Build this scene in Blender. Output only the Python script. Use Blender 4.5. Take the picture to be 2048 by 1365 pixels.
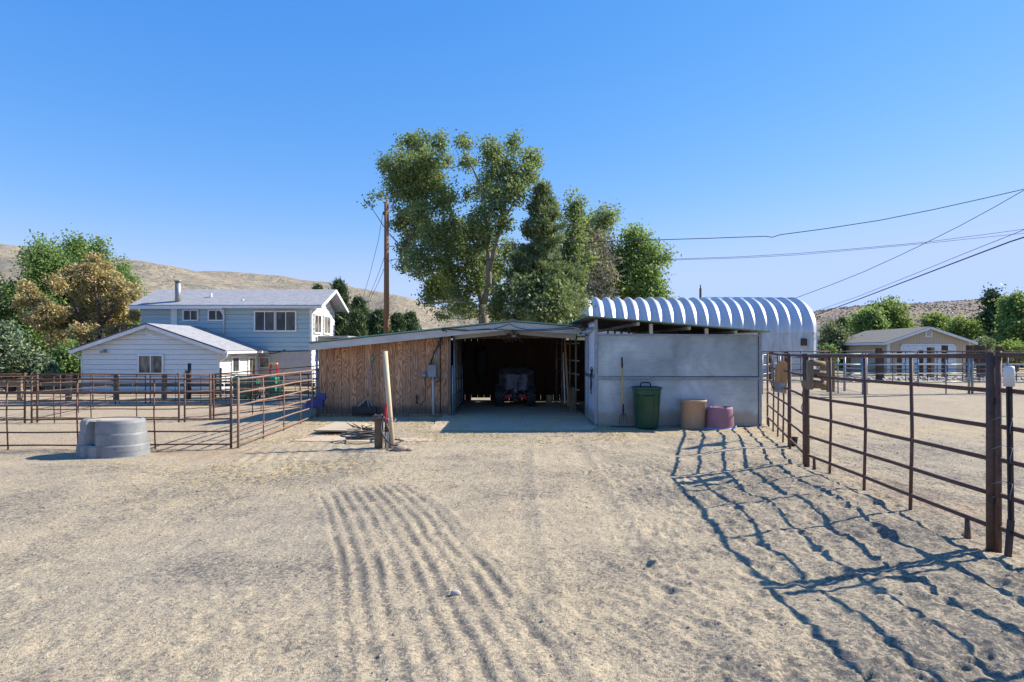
import bpy, math, random
import numpy as np
from mathutils import Vector, Matrix, Euler
random.seed(7); RNG = np.random.default_rng(7)
for _o in list(bpy.data.objects): bpy.data.objects.remove(_o)
S = bpy.context.scene; COL = S.collection
F, H, CX, HY = 1250.0, 1.7, 1024.0, 695.0
# ------------------------------------------------ camera, sky, sun, exposure
cd = bpy.data.cameras.new('camera'); cam = bpy.data.objects.new('camera', cd); COL.objects.link(cam)
cam.location = (0, 0, H); cam.rotation_euler = (math.radians(90), 0, 0)
cd.sensor_width = 36; cd.lens = 36*F/2048; cd.shift_y = 12.5/2048; cd.clip_end = 9000; cd.clip_start = .05
S.camera = cam
SUN_AZ = math.atan2(2.17, .63); SUN_EL = math.radians(37)
w = bpy.data.worlds.new('World'); S.world = w; w.use_nodes = True
wn = w.node_tree; wn.nodes.clear()
sky = wn.nodes.new('ShaderNodeTexSky'); sky.sky_type = 'NISHITA'; sky.sun_disc = False
sky.sun_elevation = SUN_EL; sky.sun_rotation = SUN_AZ
sky.altitude = 1500; sky.air_density = 1.0; sky.dust_density = .15; sky.ozone_density = 3.0
bg = wn.nodes.new('ShaderNodeBackground'); bg.inputs[1].default_value = .12
wo = wn.nodes.new('ShaderNodeOutputWorld')
shs = wn.nodes.new('ShaderNodeHueSaturation'); shs.inputs['Saturation'].default_value = 1.25; wn.links.new(sky.outputs[0], shs.inputs['Color']); 
ssp = wn.nodes.new('ShaderNodeSeparateColor'); scb = wn.nodes.new('ShaderNodeCombineColor'); wn.links.new(shs.outputs[0], ssp.inputs[0])
for _i, (_g, _p) in enumerate(((1.14, 1.0), (.725, .63), (.95, .30))):
    _m = wn.nodes.new('ShaderNodeMath'); _m.operation = 'MULTIPLY'; _m.inputs[1].default_value = .222; wn.links.new(ssp.outputs[_i], _m.inputs[0])
    _q = wn.nodes.new('ShaderNodeMath'); _q.operation = 'POWER'; _q.inputs[1].default_value = _p; wn.links.new(_m.outputs[0], _q.inputs[0])
    _r = wn.nodes.new('ShaderNodeMath'); _r.operation = 'MULTIPLY'; _r.inputs[1].default_value = _g/.222; wn.links.new(_q.outputs[0], _r.inputs[0])
    _s = wn.nodes.new('ShaderNodeMath'); _s.operation = 'SMOOTH_MIN'; _s.inputs[1].default_value = (.50, .665, 1.1)[_i]/.222; _s.inputs[2].default_value = (.22, .16, .1)[_i]/.222
    wn.links.new(_r.outputs[0], _s.inputs[0]); wn.links.new(_s.outputs[0], scb.inputs[_i])
wn.links.new(scb.outputs[0], bg.inputs[0]); wn.links.new(bg.outputs[0], wo.inputs[0])
sd = bpy.data.lights.new('sun', 'SUN'); sd.energy = 4.6; sd.angle = math.radians(.5); sd.color = (1, .93, .82)
sun = bpy.data.objects.new('sun', sd); COL.objects.link(sun)
sv = Vector((math.sin(SUN_AZ)*math.cos(SUN_EL), math.cos(SUN_AZ)*math.cos(SUN_EL), math.sin(SUN_EL)))
sun.rotation_euler = sv.to_track_quat('Z', 'Y').to_euler()
S.view_settings.view_transform = 'Standard'; S.view_settings.look = 'None'
S.view_settings.exposure = .95; S.view_settings.gamma = 1; S.view_settings.use_curve_mapping = False
S.render.engine = 'CYCLES'

# ------------------------------------------------ helpers
def at(px, py, Y): return Vector(((px-CX)*Y/F, Y, H-(py-HY)*Y/F))
def zat(py, Y): return H-(py-HY)*Y/F
def xat(px, Y): return (px-CX)*Y/F
class MB:
    def __init__(s): s.v = []; s.f = []; s.sm = []
    def add(s, vs, fs, smooth=False):
        b = len(s.v); s.v += [tuple(v) for v in vs]
        for f in fs: s.f.append([b+i for i in f]); s.sm.append(smooth)
        return s
    def box(s, c, size, rot=None):
        x, y, z = [a/2 for a in size]
        vs = [Vector(p) for p in [(-x,-y,-z),(x,-y,-z),(x,y,-z),(-x,y,-z),(-x,-y,z),(x,-y,z),(x,y,z),(-x,y,z)]]
        if rot is not None:
            m = rot if isinstance(rot, Matrix) else Euler(rot).to_matrix()
            vs = [m @ v for v in vs]
        c = Vector(c)
        return s.add([v+c for v in vs], [(0,3,2,1),(4,5,6,7),(0,1,5,4),(1,2,6,5),(2,3,7,6),(3,0,4,7)])
    def b2(s, a, b):
        return s.box([(a[i]+b[i])/2 for i in range(3)], [abs(b[i]-a[i]) for i in range(3)])
    def beam(s, p, q, w, h, up=(0,0,1)):
        p, q = Vector(p), Vector(q); d = q-p; L = d.length; d.normalize()
        u = Vector(up); r = d.cross(u)
        if r.length < 1e-4: r = d.cross(Vector((0,1,0)))
        r.normalize(); u2 = r.cross(d)
        m = Matrix((r, d, u2)).transposed()
        return s.box((p+q)/2, (w, L, h), m)
    def path(s, pts, r, n=8, cap=True):
        pts = [Vector(p) for p in pts]; k = len(pts)
        rs = r if isinstance(r, (list, tuple)) else [r]*k
        vs = []; prev = None
        for i in range(k):
            d = (pts[min(i+1,k-1)]-pts[max(i-1,0)]).normalized()
            if prev is None:
                u = d.cross(Vector((0,0,1)))
                if u.length < .05: u = d.cross(Vector((0,1,0)))
            else: u = prev - d*prev.dot(d)
            u.normalize(); prev = u; v = d.cross(u)
            for j in range(n):
                a = 2*math.pi*j/n
                vs.append(pts[i]+u*math.cos(a)*rs[i]+v*math.sin(a)*rs[i])
        fs = [(i*n+j, i*n+(j+1)%n, (i+1)*n+(j+1)%n, (i+1)*n+j) for i in range(k-1) for j in range(n)]
        s.add(vs, fs, True)
        if cap:
            b = len(s.v)-len(vs)
            s.f.append([b+j for j in reversed(range(n))]); s.sm.append(False)
            s.f.append([b+(k-1)*n+j for j in range(n)]); s.sm.append(False)
        return s
    def tube(s, p, q, r, n=10): return s.path([p, q], r, n)
    def lathe(s, prof, c=(0,0,0), n=28, fn=None, smooth=True):
        # prof: list of (r, z)
        vs = []
        for r, z in prof:
            for j in range(n):
                a = 2*math.pi*j/n
                x, y = (fn(a, r, z) if fn else (r*math.cos(a), r*math.sin(a)))
                vs.append((c[0]+x, c[1]+y, c[2]+z))
        fs = [(i*n+j, i*n+(j+1)%n, (i+1)*n+(j+1)%n, (i+1)*n+j) for i in range(len(prof)-1) for j in range(n)]
        return s.add(vs, fs, smooth)
    def prism(s, poly, off):
        # poly: list of 3d points, extruded by vector off
        n = len(poly); off = Vector(off); poly = [Vector(p) for p in poly]
        return s.add(poly+[p+off for p in poly], [list(range(n))[::-1], list(range(n, 2*n))]+[(i, (i+1)%n, n+(i+1)%n, n+i) for i in range(n)])
    def build(s, name, mat, parent=None, bevel=0, **props):
        me = bpy.data.meshes.new(name); me.from_pydata(s.v, [], s.f)
        me.polygons.foreach_set('use_smooth', s.sm)
        if mat: me.materials.append(mat)
        me.update()
        o = bpy.data.objects.new(name, me); COL.objects.link(o)
        if parent is not None: o.parent = parent
        if bevel:
            b = o.modifiers.new('bevel', 'BEVEL'); b.width = bevel; b.segments = 2; b.limit_method = 'ANGLE'
        for k, v in props.items(): o[k] = v
        return o
def np_mesh(name, V, Fq, mat, parent=None, smooth=False, attrs=None):
    me = bpy.data.meshes.new(name); k = Fq.shape[1]
    me.vertices.add(len(V)); me.vertices.foreach_set('co', np.ascontiguousarray(V, dtype=np.float32).ravel())
    me.loops.add(Fq.size); me.loops.foreach_set('vertex_index', np.ascontiguousarray(Fq, dtype=np.int32).ravel())
    me.polygons.add(len(Fq)); me.polygons.foreach_set('loop_start', np.arange(0, Fq.size, k, dtype=np.int32))
    me.polygons.foreach_set('loop_total', np.full(len(Fq), k, dtype=np.int32))
    me.polygons.foreach_set('use_smooth', np.full(len(Fq), smooth, dtype=bool))
    me.update(calc_edges=True)
    if attrs:
        for an, arr in attrs.items():
            a = me.attributes.new(an, 'FLOAT', 'POINT'); a.data.foreach_set('value', arr.astype(np.float32))
    me.materials.append(mat)
    o = bpy.data.objects.new(name, me); COL.objects.link(o)
    if parent is not None: o.parent = parent
    return o
def tag(o, label=None, cat=None, group=None, kind=None):
    if label: o['label'] = label
    if cat: o['category'] = cat
    if group: o['group'] = group
    if kind: o['kind'] = kind
    return o
def thing(name, label, cat, loc=(0,0,0), rz=0, group=None):
    o = bpy.data.objects.new(name, None); COL.objects.link(o)
    o.location = loc; o.rotation_euler = (0, 0, rz); o.empty_display_size = .1
    return tag(o, label, cat, group)
def vnoise(x, y, scale, seed=0):
    g = np.random.default_rng(seed+100).random((256, 256))
    X, Y = np.asarray(x)/scale, np.asarray(y)/scale
    xi, yi = np.floor(X).astype(int), np.floor(Y).astype(int)
    fx, fy = X-xi, Y-yi; fx = fx*fx*(3-2*fx); fy = fy*fy*(3-2*fy)
    x0, x1, y0, y1 = xi % 256, (xi+1) % 256, yi % 256, (yi+1) % 256
    return ((g[x0, y0]*(1-fx)+g[x1, y0]*fx)*(1-fy)+(g[x0, y1]*(1-fx)+g[x1, y1]*fx)*fy)*2-1
def sstep(a, b, x):
    t = np.clip((np.asarray(x, dtype=float)-a)/(b-a), 0, 1); return t*t*(3-2*t)
def base_z(x, y):
    x = np.asarray(x, dtype=float); y = np.asarray(y, dtype=float)
    d = np.interp(y, [10, 11, 15.8, 26.5, 40], [0, 0, -.2, -.7, -.75])
    d = d*(1-sstep(-8.0, -5.4, x))
    r = -.2*sstep(30, 46, y)*sstep(2, 12, x)
    m = .07*np.exp(-((x-3.75)/.8)**2)*sstep(14, 10.5, y)*sstep(0, 1, x)
    return d+r+m
def gz(x, y): return float(base_z(x, y))

# ------------------------------------------------ materials
def newmat(name):
    m = bpy.data.materials.new(name); m.use_nodes = True; nt = m.node_tree; nt.nodes.clear()
    out = nt.nodes.new('ShaderNodeOutputMaterial'); b = nt.nodes.new('ShaderNodeBsdfPrincipled')
    nt.links.new(b.outputs[0], out.inputs[0]); return m, nt, b, out
def N(nt, t, **kw):
    n = nt.nodes.new(t)
    for k, v in kw.items():
        if isinstance(k, str) and k.startswith('i_'): n.inputs[k[2:].replace('_', ' ')].default_value = v
        else: setattr(n, k, v)
    return n
def ramp(nt, src, stops):
    r = nt.nodes.new('ShaderNodeValToRGB'); e = r.color_ramp.elements
    while len(e) < len(stops): e.new(.5)
    for el, (p, c) in zip(e, stops): el.position = p; el.color = (c[0], c[1], c[2], 1) if not isinstance(c, (int, float)) else (c, c, c, 1)
    nt.links.new(src, r.inputs[0]); return r.outputs[0]
def mixc(nt, fac, a, b, mode='MIX'):
    m = nt.nodes.new('ShaderNodeMix'); m.data_type = 'RGBA'; m.blend_type = mode
    for sck, v in ((m.inputs[0], fac), (m.inputs[6], a), (m.inputs[7], b)):
        if isinstance(v, (int, float)): sck.default_value = v
        elif isinstance(v, tuple): sck.default_value = (v[0], v[1], v[2], 1)
        else: nt.links.new(v, sck)
    return m.outputs[2]
def coords(nt, scale=(1,1,1), rot=(0,0,0), kind='Object'):
    tc = nt.nodes.new('ShaderNodeTexCoord'); mp = nt.nodes.new('ShaderNodeMapping')
    mp.inputs['Scale'].default_value = scale; mp.inputs['Rotation'].default_value = rot
    nt.links.new(tc.outputs[kind], mp.inputs[0]); return mp.outputs[0]
def noise(nt, vec, scale, detail=4, rough=.55, dist=0):
    n = nt.nodes.new('ShaderNodeTexNoise'); n.inputs['Scale'].default_value = scale
    n.inputs['Detail'].default_value = detail; n.inputs['Roughness'].default_value = rough
    n.inputs['Distortion'].default_value = dist
    if vec is not None: nt.links.new(vec, n.inputs['Vector'])
    return n.outputs[0]
def bump(nt, b, h, strength, dist=.01):
    n = nt.nodes.new('ShaderNodeBump'); n.inputs['Strength'].default_value = strength; n.inputs['Distance'].default_value = dist
    nt.links.new(h, n.inputs['Height']); nt.links.new(n.outputs[0], b.inputs['Normal'])
def simple(name, c1, c2=None, scale=4, rough=.7, metal=0, bmp=.2, bdist=.004, stretch=(1,1,1), speck=0, spec=None, detail=5):
    m, nt, b, out = newmat(name)
    if c2 is None: c2 = tuple(x*.78 for x in c1)
    v = coords(nt, stretch); n = noise(nt, v, scale, detail, .62)
    c = ramp(nt, n, [(.32, c1), (.68, c2)])
    if speck:
        n2 = noise(nt, v, scale*9, 3, .7)
        c = mixc(nt, ramp(nt, n2, [(.5, 0.), (.72, float(speck))]), c, tuple(x*.45 for x in c1))
    nt.links.new(c, b.inputs['Base Color'])
    b.inputs['Roughness'].default_value = rough; b.inputs['Metallic'].default_value = metal
    if spec is not None: b.inputs['Specular IOR Level'].default_value = spec
    if bmp: bump(nt, b, noise(nt, v, scale*6, 4, .6), bmp, bdist)
    return m
M = {}
M['rust'] = simple('rusty_pipe', (.16,.085,.055), (.085,.05,.04), 14, .75, .1, .5, .003, speck=.5)
M['rust_lit'] = simple('sunlit_rusty_pipe', (.30,.18,.12), (.18,.11,.08), 12, .8, 0, .5, .003, speck=.4)  # brighter copy of the rust, sunlight put into its colour
M['galv'] = simple('galvanised_pipe', (.30,.33,.36), (.2,.23,.26), 10, .45, .3, .2, .002)
M['oldwood'] = simple('weathered_wood', (.30,.22,.14), (.13,.09,.06), 5, .9, 0, .8, .008, (3,3,.5), speck=.6)
M['sleeper'] = simple('dark_sleeper_wood', (.10,.06,.04), (.045,.03,.022), 5, .9, 0, .8, .01, (3,3,.4), speck=.4)
M['newpost'] = simple('pale_new_wood', (.60,.49,.32), (.50,.39,.24), 4, .7, 0, .3, .003, (4,4,.3))
M['pole'] = simple('pole_wood', (.33,.15,.06), (.17,.085,.04), 2, .85, 0, .6, .01, (5,5,.15), speck=.4)
M['orangewood'] = simple('orange_board_wood', (.50,.27,.11), (.36,.18,.07), 4, .8, 0, .4, .004, (5,5,.6), speck=.3)
M['wireblack'] = simple('black_cable', (.02,.02,.022), None, 5, .6, 0, 0)
M['white'] = simple('white_paint_and_sunlit_siding', (.72,.73,.74), (.6,.61,.62), 3, .55, 0, .1, .002)
M['fascia'] = simple('weathered_fascia_paint', (.60,.59,.55), (.44,.43,.40), 2.2, .7, 0, .3, .003, (1,1,3), speck=.35)
M['green_trim'] = simple('green_painted_metal', (.16,.36,.26), (.12,.28,.21), 3, .5, .2, .1)
M['underside'] = simple('roof_underside', (.26,.23,.19), (.16,.14,.12), 2, .8, 0, .3, .004, (1,.3,1), speck=.4)
M['flue'] = simple('flue_metal', (.34,.35,.36), (.2,.19,.19), 6, .5, .5, .2)
M['black'] = simple('black_rubber', (.022,.022,.024), (.012,.012,.013), 12, .7, 0, .3)
M['hose'] = simple('hose_rubber', (.05,.055,.06), (.03,.032,.034), 6, .55, 0, .1)
M['cover'] = simple('dark_tarp_cover', (.16,.165,.19), (.04,.04,.05), 5, .4, 0, .6, .02)
M['red'] = simple('red_enamel', (.55,.02,.03), (.45,.015,.02), 4, .4, 0, 0)
M['green_can'] = simple('dark_green_plastic', (.025,.085,.05), (.018,.065,.038), 4, .45, 0, .15, .002, speck=.15)
M['wheelie'] = simple('bright_green_plastic', (.05,.30,.17), (.04,.24,.13), 3, .5, 0, .1)
M['tan_bin'] = simple('tan_plastic', (.47,.31,.2), (.38,.26,.18), 3, .6, 0, .2, .002, speck=.25)
M['purple'] = simple('faded_purple_plastic', (.30,.15,.19), (.22,.11,.15), 3, .6, 0, .2, .002, speck=.2)
M['blue'] = simple('blue_plastic', (.02,.05,.24), (.015,.035,.16), 3, .5, 0, .1)
M['bluepale'] = simple('pale_blue_plastic', (.25,.4,.6), None, 3, .5, 0, .1)
M['yellow'] = simple('yellow_plastic', (.7,.5,.05), None, 3, .5, 0, .1)
M['tank'] = simple('grey_tank_plastic', (.27,.28,.285), (.18,.19,.195), 3.5, .55, 0, .3, .003, speck=.4)
M['casing'] = simple('brown_well_casing', (.20,.135,.085), (.12,.08,.055), 7, .8, .1, .5, .004, speck=.5)
M['darksteel'] = simple('dark_steel', (.06,.05,.05), (.035,.03,.03), 8, .6, .4, .3)
M['plywood'] = simple('pale_plywood', (.52,.42,.29), (.40,.32,.22), 2.5, .85, 0, .3, .003, (1,5,1), speck=.25)
M['concrete'] = simple('dusty_concrete', (.54,.41,.28), (.43,.335,.235), 1.6, .9, 0, .5, .004, speck=.4)
M['rock'] = simple('tan_rock', (.40,.31,.23), (.26,.21,.17), 5, .9, 0, .8, .01, speck=.3)
M['boxgrey'] = simple('grey_electrical_box', (.24,.27,.30), (.2,.22,.25), 4, .5, .2, .1)
M['stucco'] = simple('grey_stucco', (.40,.375,.36), (.34,.32,.31), 3, .9, 0, .4, .006)
M['darkwood'] = simple('brown_stained_wood', (.09,.05,.035), None, 5, .8, 0, .4)
M['tarpgrey'] = simple('dark_roof_edge', (.10,.10,.105), None, 5, .7, 0, .2)
M['siding'] = simple('blue_grey_siding', (.35,.47,.51), (.32,.44,.48), 1.5, .7, 0, .15, .003, (1,1,4))
M['siding_front'] = simple('pale_grey_siding', (.66,.69,.68), (.60,.63,.62), 1.5, .7, 0, .15, .003, (1,1,4))
M['bark'] = simple('grey_bark', (.36,.32,.26), (.2,.17,.13), 6, .9, 0, 1, .03, (3,3,.6), speck=.5)
M['bark_dark'] = simple('dark_bark', (.12,.085,.06), (.07,.05,.04), 6, .9, 0, 1, .03, (3,3,.6))
M['forkwood'] = simple('yellow_ash_handle', (.62,.38,.10), None, 4, .5, 0, .1)
def glass_mat(name, c1, c2):
    m, nt, b, out = newmat(name)
    v = coords(nt, (1.3,1.3,.5)); n = noise(nt, v, 2.2, 2, .4)
    nt.links.new(ramp(nt, n, [(.4, c1), (.6, c2)]), b.inputs['Base Color'])
    b.inputs['Roughness'].default_value = .1; b.inputs['Specular IOR Level'].default_value = .35
    return m
M['glass'] = glass_mat('curtained_window_glass', (.03,.033,.034), (.08,.082,.078))
M['glass2'] = glass_mat('pale_window_glass', (.05,.05,.045), (.24,.22,.18))
# metal sheet of the stall
def metal_sheet(name, c1, c2, c3):
    m, nt, b, out = newmat(name)
    v = coords(nt); n = noise(nt, v, .8, 4, .6, .4); n2 = noise(nt, coords(nt, (1,1,6)), 3, 5, .7)
    n3 = noise(nt, v, 40, 3, .7)
    c = ramp(nt, n, [(.34, c1), (.5, c2), (.66, c3)])
    c = mixc(nt, ramp(nt, n2, [(.5, 0.), (.75, .35)]), c, tuple(x*.6 for x in c1))
    c = mixc(nt, ramp(nt, n3, [(.45, 0.), (.75, .35)]), c, tuple(x*1.35 for x in c2))
    n4 = noise(nt, coords(nt, (6,6,.7), (0,.3,0)), 4, 6, .75, 1.5)
    c = mixc(nt, ramp(nt, n4, [(.64, 0.), (.7, .55)]), c, tuple(x*.35 for x in c1))
    tcd = nt.nodes.new('ShaderNodeTexCoord'); spd = nt.nodes.new('ShaderNodeSeparateXYZ'); nt.links.new(tcd.outputs['Object'], spd.inputs[0])
    ad = N(nt, 'ShaderNodeMath', operation='MULTIPLY_ADD'); nt.links.new(noise(nt, v, 5, 5, .7), ad.inputs[0]); ad.inputs[1].default_value = -.45; nt.links.new(spd.outputs[2], ad.inputs[2])
    c = mixc(nt, ramp(nt, ad.outputs[0], [(.0, .7), (.12, 0.)]), c, (.33,.27,.2))
    nt.links.new(c, b.inputs['Base Color']); b.inputs['Metallic'].default_value = .35
    nt.links.new(ramp(nt, n, [(.3, .42), (.7, .6)]), b.inputs['Roughness'])
    bump(nt, b, noise(nt, v, 1.6, 3, .5), .35, .03); return m
M['sheet'] = metal_sheet('galvanised_sheet', (.22,.255,.26), (.37,.42,.425), (.60,.63,.62))
M['sheet2'] = metal_sheet('pale_galvanised_sheet', (.60,.65,.72), (.68,.73,.80), (.74,.78,.84))
# quonset steel
m, nt, b, out = newmat('quonset_steel'); M['quonset'] = m
n = noise(nt, coords(nt, (1,1,1)), .5, 4, .6); n2 = noise(nt, coords(nt, (.6,6,6)), 3, 4, .7)
c = ramp(nt, n, [(.3, (.50,.52,.55)), (.7, (.62,.64,.67))]); c = mixc(nt, ramp(nt, n2, [(.5, 0.), (.75, .3)]), c, (.36,.40,.45))
nt.links.new(c, b.inputs['Base Color']); b.inputs['Metallic'].default_value = .3; b.inputs['Roughness'].default_value = .42
m, nt, b, out = newmat('rusty_base_steel'); M['quonset_base'] = m
n = noise(nt, coords(nt, (1,1,.35)), 3, 5, .7)
nt.links.new(ramp(nt, n, [(.35, (.58,.62,.66)), (.6, (.46,.47,.49)), (.78, (.3,.22,.16))]), b.inputs['Base Color'])
b.inputs['Metallic'].default_value = .25; b.inputs['Roughness'].default_value = .6
# plywood siding T1-11
m, nt, b, out = newmat('weathered_plywood_siding'); M['t111'] = m
v = coords(nt, (1,1,.16)); oi = nt.nodes.new('ShaderNodeObjectInfo')
n = noise(nt, v, 5.0, 2, .45, .3)
mul = N(nt, 'ShaderNodeMath', operation='MULTIPLY'); mul.inputs[1].default_value = 130; nt.links.new(n, mul.inputs[0])
sn = N(nt, 'ShaderNodeMath', operation='SINE'); nt.links.new(mul.outputs[0], sn.inputs[0])
ma = N(nt, 'ShaderNodeMapRange'); ma.inputs[1].default_value = -1; nt.links.new(sn.outputs[0], ma.inputs[0])
c = ramp(nt, ma.outputs[0], [(.1, (.30,.12,.05)), (.45, (.50,.235,.10)), (.8, (.66,.37,.20))])
big = noise(nt, coords(nt, (1,1,.5)), 1.1, 4, .6)
c = mixc(nt, ramp(nt, big, [(.35, 0.), (.7, .5)]), c, (.34,.23,.15))
st = noise(nt, coords(nt, (30,30,1.4)), 1.5, 4, .6)
c = mixc(nt, ramp(nt, st, [(.48, 0.), (.7, .45)]), c, (.15,.065,.03))
tc = nt.nodes.new('ShaderNodeTexCoord'); sp = nt.nodes.new('ShaderNodeSeparateXYZ'); nt.links.new(tc.outputs['Object'], sp.inputs[0])
ad = N(nt, 'ShaderNodeMath', operation='MULTIPLY_ADD'); nt.links.new(st, ad.inputs[0]); ad.inputs[1].default_value = -.35; nt.links.new(sp.outputs[2], ad.inputs[2])
c = mixc(nt, ramp(nt, ad.outputs[0], [(-.0, .8), (.16, 0.)]), c, (.09,.07,.055))
hs = nt.nodes.new('ShaderNodeHueSaturation'); nt.links.new(c, hs.inputs['Color'])
mr = N(nt, 'ShaderNodeMapRange'); nt.links.new(oi.outputs['Random'], mr.inputs[0]); mr.inputs[3].default_value = .82; mr.inputs[4].default_value = 1.18
nt.links.new(mr.outputs[0], hs.inputs['Value'])
nt.links.new(hs.outputs[0], b.inputs['Base Color']); b.inputs['Roughness'].default_value = .85; bump(nt, b, ma.outputs[0], .5, .004)
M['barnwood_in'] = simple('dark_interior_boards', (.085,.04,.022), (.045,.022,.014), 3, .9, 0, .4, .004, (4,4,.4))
# shingles
def shingle(name, c1, c2, c3, sx=1.0, axis='XY'):
    m, nt, b, out = newmat(name)
    v = coords(nt)
    br = nt.nodes.new('ShaderNodeTexBrick'); nt.links.new(v, br.inputs[0]); br.inputs['Scale'].default_value = 1
    br.inputs['Brick Width'].default_value = .33*sx; br.inputs['Row Height'].default_value = .14; br.inputs['Mortar Size'].default_value = .006
    for k, cc in (('Color1', c1), ('Color2', c2), ('Mortar', c3)): br.inputs[k].default_value = (*cc, 1)
    n = noise(nt, v, 5, 4, .7); c = mixc(nt, ramp(nt, n, [(.4, 0.), (.7, .5)]), br.outputs[0], tuple(x*1.25 for x in c1))
    nt.links.new(c, b.inputs['Base Color']); b.inputs['Roughness'].default_value = .95; bump(nt, b, br.outputs[1], -.5, .02); return m
M['shingle'] = shingle('grey_shingles', (.33,.33,.34), (.24,.24,.26), (.13,.13,.14))
M['shingle_brown'] = shingle('olive_grey_shingles', (.20,.18,.145), (.14,.13,.105), (.08,.07,.06))
# tan vertical siding
m, nt, b, out = newmat('tan_grooved_siding'); M['tan_siding'] = m
v = coords(nt); wv = nt.nodes.new('ShaderNodeTexWave'); wv.wave_type = 'BANDS'; wv.bands_direction = 'X'; wv.inputs['Scale'].default_value = 1.6
nt.links.new(v, wv.inputs[0]); g = ramp(nt, wv.outputs[1], [(.02, 0.), (.1, 1.)])
c = mixc(nt, g, (.40,.32,.23), ramp(nt, noise(nt, v, 2, 4), [(.3, (.52,.42,.30)), (.7, (.47,.38,.275))]))
nt.links.new(c, b.inputs['Base Color']); b.inputs['Roughness'].default_value = .8; bump(nt, b, g, .6, .02)
# leaves
def leafmat(name, cols, trans=.45):
    m, nt, b, out = newmat(name)
    ge = nt.nodes.new('ShaderNodeNewGeometry')
    r = nt.nodes.new('ShaderNodeValToRGB'); e = r.color_ramp.elements; r.color_ramp.interpolation = 'LINEAR'
    while len(e) < len(cols): e.new(.5)
    for i, cc in enumerate(cols): e[i].position = cc[0]; e[i].color = (*cc[1], 1)
    nt.links.new(ge.outputs['Random Per Island'], r.inputs[0])
    nt.links.new(r.outputs[0], b.inputs['Base Color']); b.inputs['Roughness'].default_value = .55
    b.inputs['Specular IOR Level'].default_value = .35
    tr = nt.nodes.new('ShaderNodeBsdfTranslucent'); mx = nt.nodes.new('ShaderNodeMixShader'); mx.inputs[0].default_value = trans
    br = mixc(nt, .5, r.outputs[0], (.34,.44,.10)) if trans > .2 else r.outputs[0]
    nt.links.new(br, tr.inputs[0]); nt.links.new(b.outputs[0], mx.inputs[1]); nt.links.new(tr.outputs[0], mx.inputs[2]); nt.links.new(mx.outputs[0], out.inputs[0])
    return m
L = {
 'cotton': leafmat('cottonwood_leaves', [(0,(.09,.15,.06)),(.5,(.17,.24,.09)),(.9,(.27,.33,.14)),(.975,(.34,.28,.07)),(1,(.45,.3,.05))]),
 'green': leafmat('bright_green_leaves', [(0,(.09,.16,.05)),(.6,(.17,.28,.08)),(1,(.29,.39,.12))]),
 'yellowgreen': leafmat('yellow_green_leaves', [(0,(.08,.14,.03)),(.6,(.16,.24,.05)),(1,(.26,.33,.08))]),
 'pine': leafmat('pine_needles', [(0,(.06,.10,.05)),(.6,(.14,.19,.08)),(1,(.27,.30,.13))], .3),
 'dark': leafmat('dark_conifer_needles', [(0,(.045,.08,.035)),(.6,(.08,.13,.05)),(1,(.16,.2,.07))], .2),
 'orange': leafmat('browning_juniper_needles', [(0,(.32,.20,.10)),(.35,(.48,.33,.17)),(.7,(.55,.42,.20)),(.85,(.42,.40,.14)),(1,(.18,.24,.08))], .3),
 'dead': leafmat('dry_twig_leaves', [(0,(.30,.23,.15)),(.7,(.45,.37,.26)),(1,(.22,.26,.09))], .3),
 'silver': leafmat('silvery_green_leaves', [(0,(.06,.09,.05)),(.6,(.13,.16,.08)),(1,(.3,.32,.2))], .3),
 'juniper': leafmat('blue_green_juniper', [(0,(.07,.12,.07)),(.6,(.14,.2,.12)),(1,(.3,.33,.12))], .15),
}
# ground material
m, nt, b, out = newmat('sandy_dirt'); M['dirt'] = m
v = coords(nt)
def attr(n_): a = nt.nodes.new('ShaderNodeAttribute'); a.attribute_name = n_; return a.outputs['Fac']
big = noise(nt, v, .35, 5, .6); mid = noise(nt, v, 3.2, 5, .65); fine = noise(nt, v, 42, 4, .75); vf = noise(nt, v, 130, 2, .8)
c = ramp(nt, big, [(.3, (.45,.375,.25)), (.5, (.50,.405,.265)), (.7, (.52,.415,.255))])
c = mixc(nt, ramp(nt, mid, [(.42, 0.), (.72, .5)]), c, (.31,.255,.175))
def masked(fac_attr, lo, hi, amt, n_):
    mm = N(nt, 'ShaderNodeMath', operation='MULTIPLY'); nt.links.new(attr(fac_attr), mm.inputs[0])
    nt.links.new(ramp(nt, n_, [(lo, 0.), (hi, float(amt))]), mm.inputs[1]); return mm.outputs[0]
c = mixc(nt, masked('rustm', .2, .6, .85, mid), c, (.36,.21,.11))
c = mixc(nt, masked('tanm', .1, .5, .8, mid), c, (.44,.335,.215))
c = mixc(nt, masked('straw', .35, .6, .9, noise(nt, v, 9, 6, .75)), c, (.52,.40,.20))
c = mixc(nt, masked('greym', .2, .6, .9, mid), c, (.24,.225,.205))
c = mixc(nt, masked('grassm', .4, .6, .8, noise(nt, v, 2, 5, .7)), c, (.20,.20,.06))
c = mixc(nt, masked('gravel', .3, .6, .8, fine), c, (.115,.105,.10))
c = mixc(nt, ramp(nt, fine, [(.36, .75), (.53, 0.)]), c, (.13,.115,.10))
c = mixc(nt, ramp(nt, fine, [(.55, 0.), (.68, .5)]), c, (.47,.40,.32))
c = mixc(nt, ramp(nt, vf, [(.56, 0.), (.68, .55)]), c, (.55,.48,.38))
c = mixc(nt, ramp(nt, vf, [(.3, .6), (.42, 0.)]), c, (.10,.09,.08))
nt.links.new(c, b.inputs['Base Color']); b.inputs['Roughness'].default_value = .95; b.inputs['Specular IOR Level'].default_value = .15
v1 = nt.nodes.new('ShaderNodeTexVoronoi'); v1.inputs['Scale'].default_value = 70; nt.links.new(v, v1.inputs[0])
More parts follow.
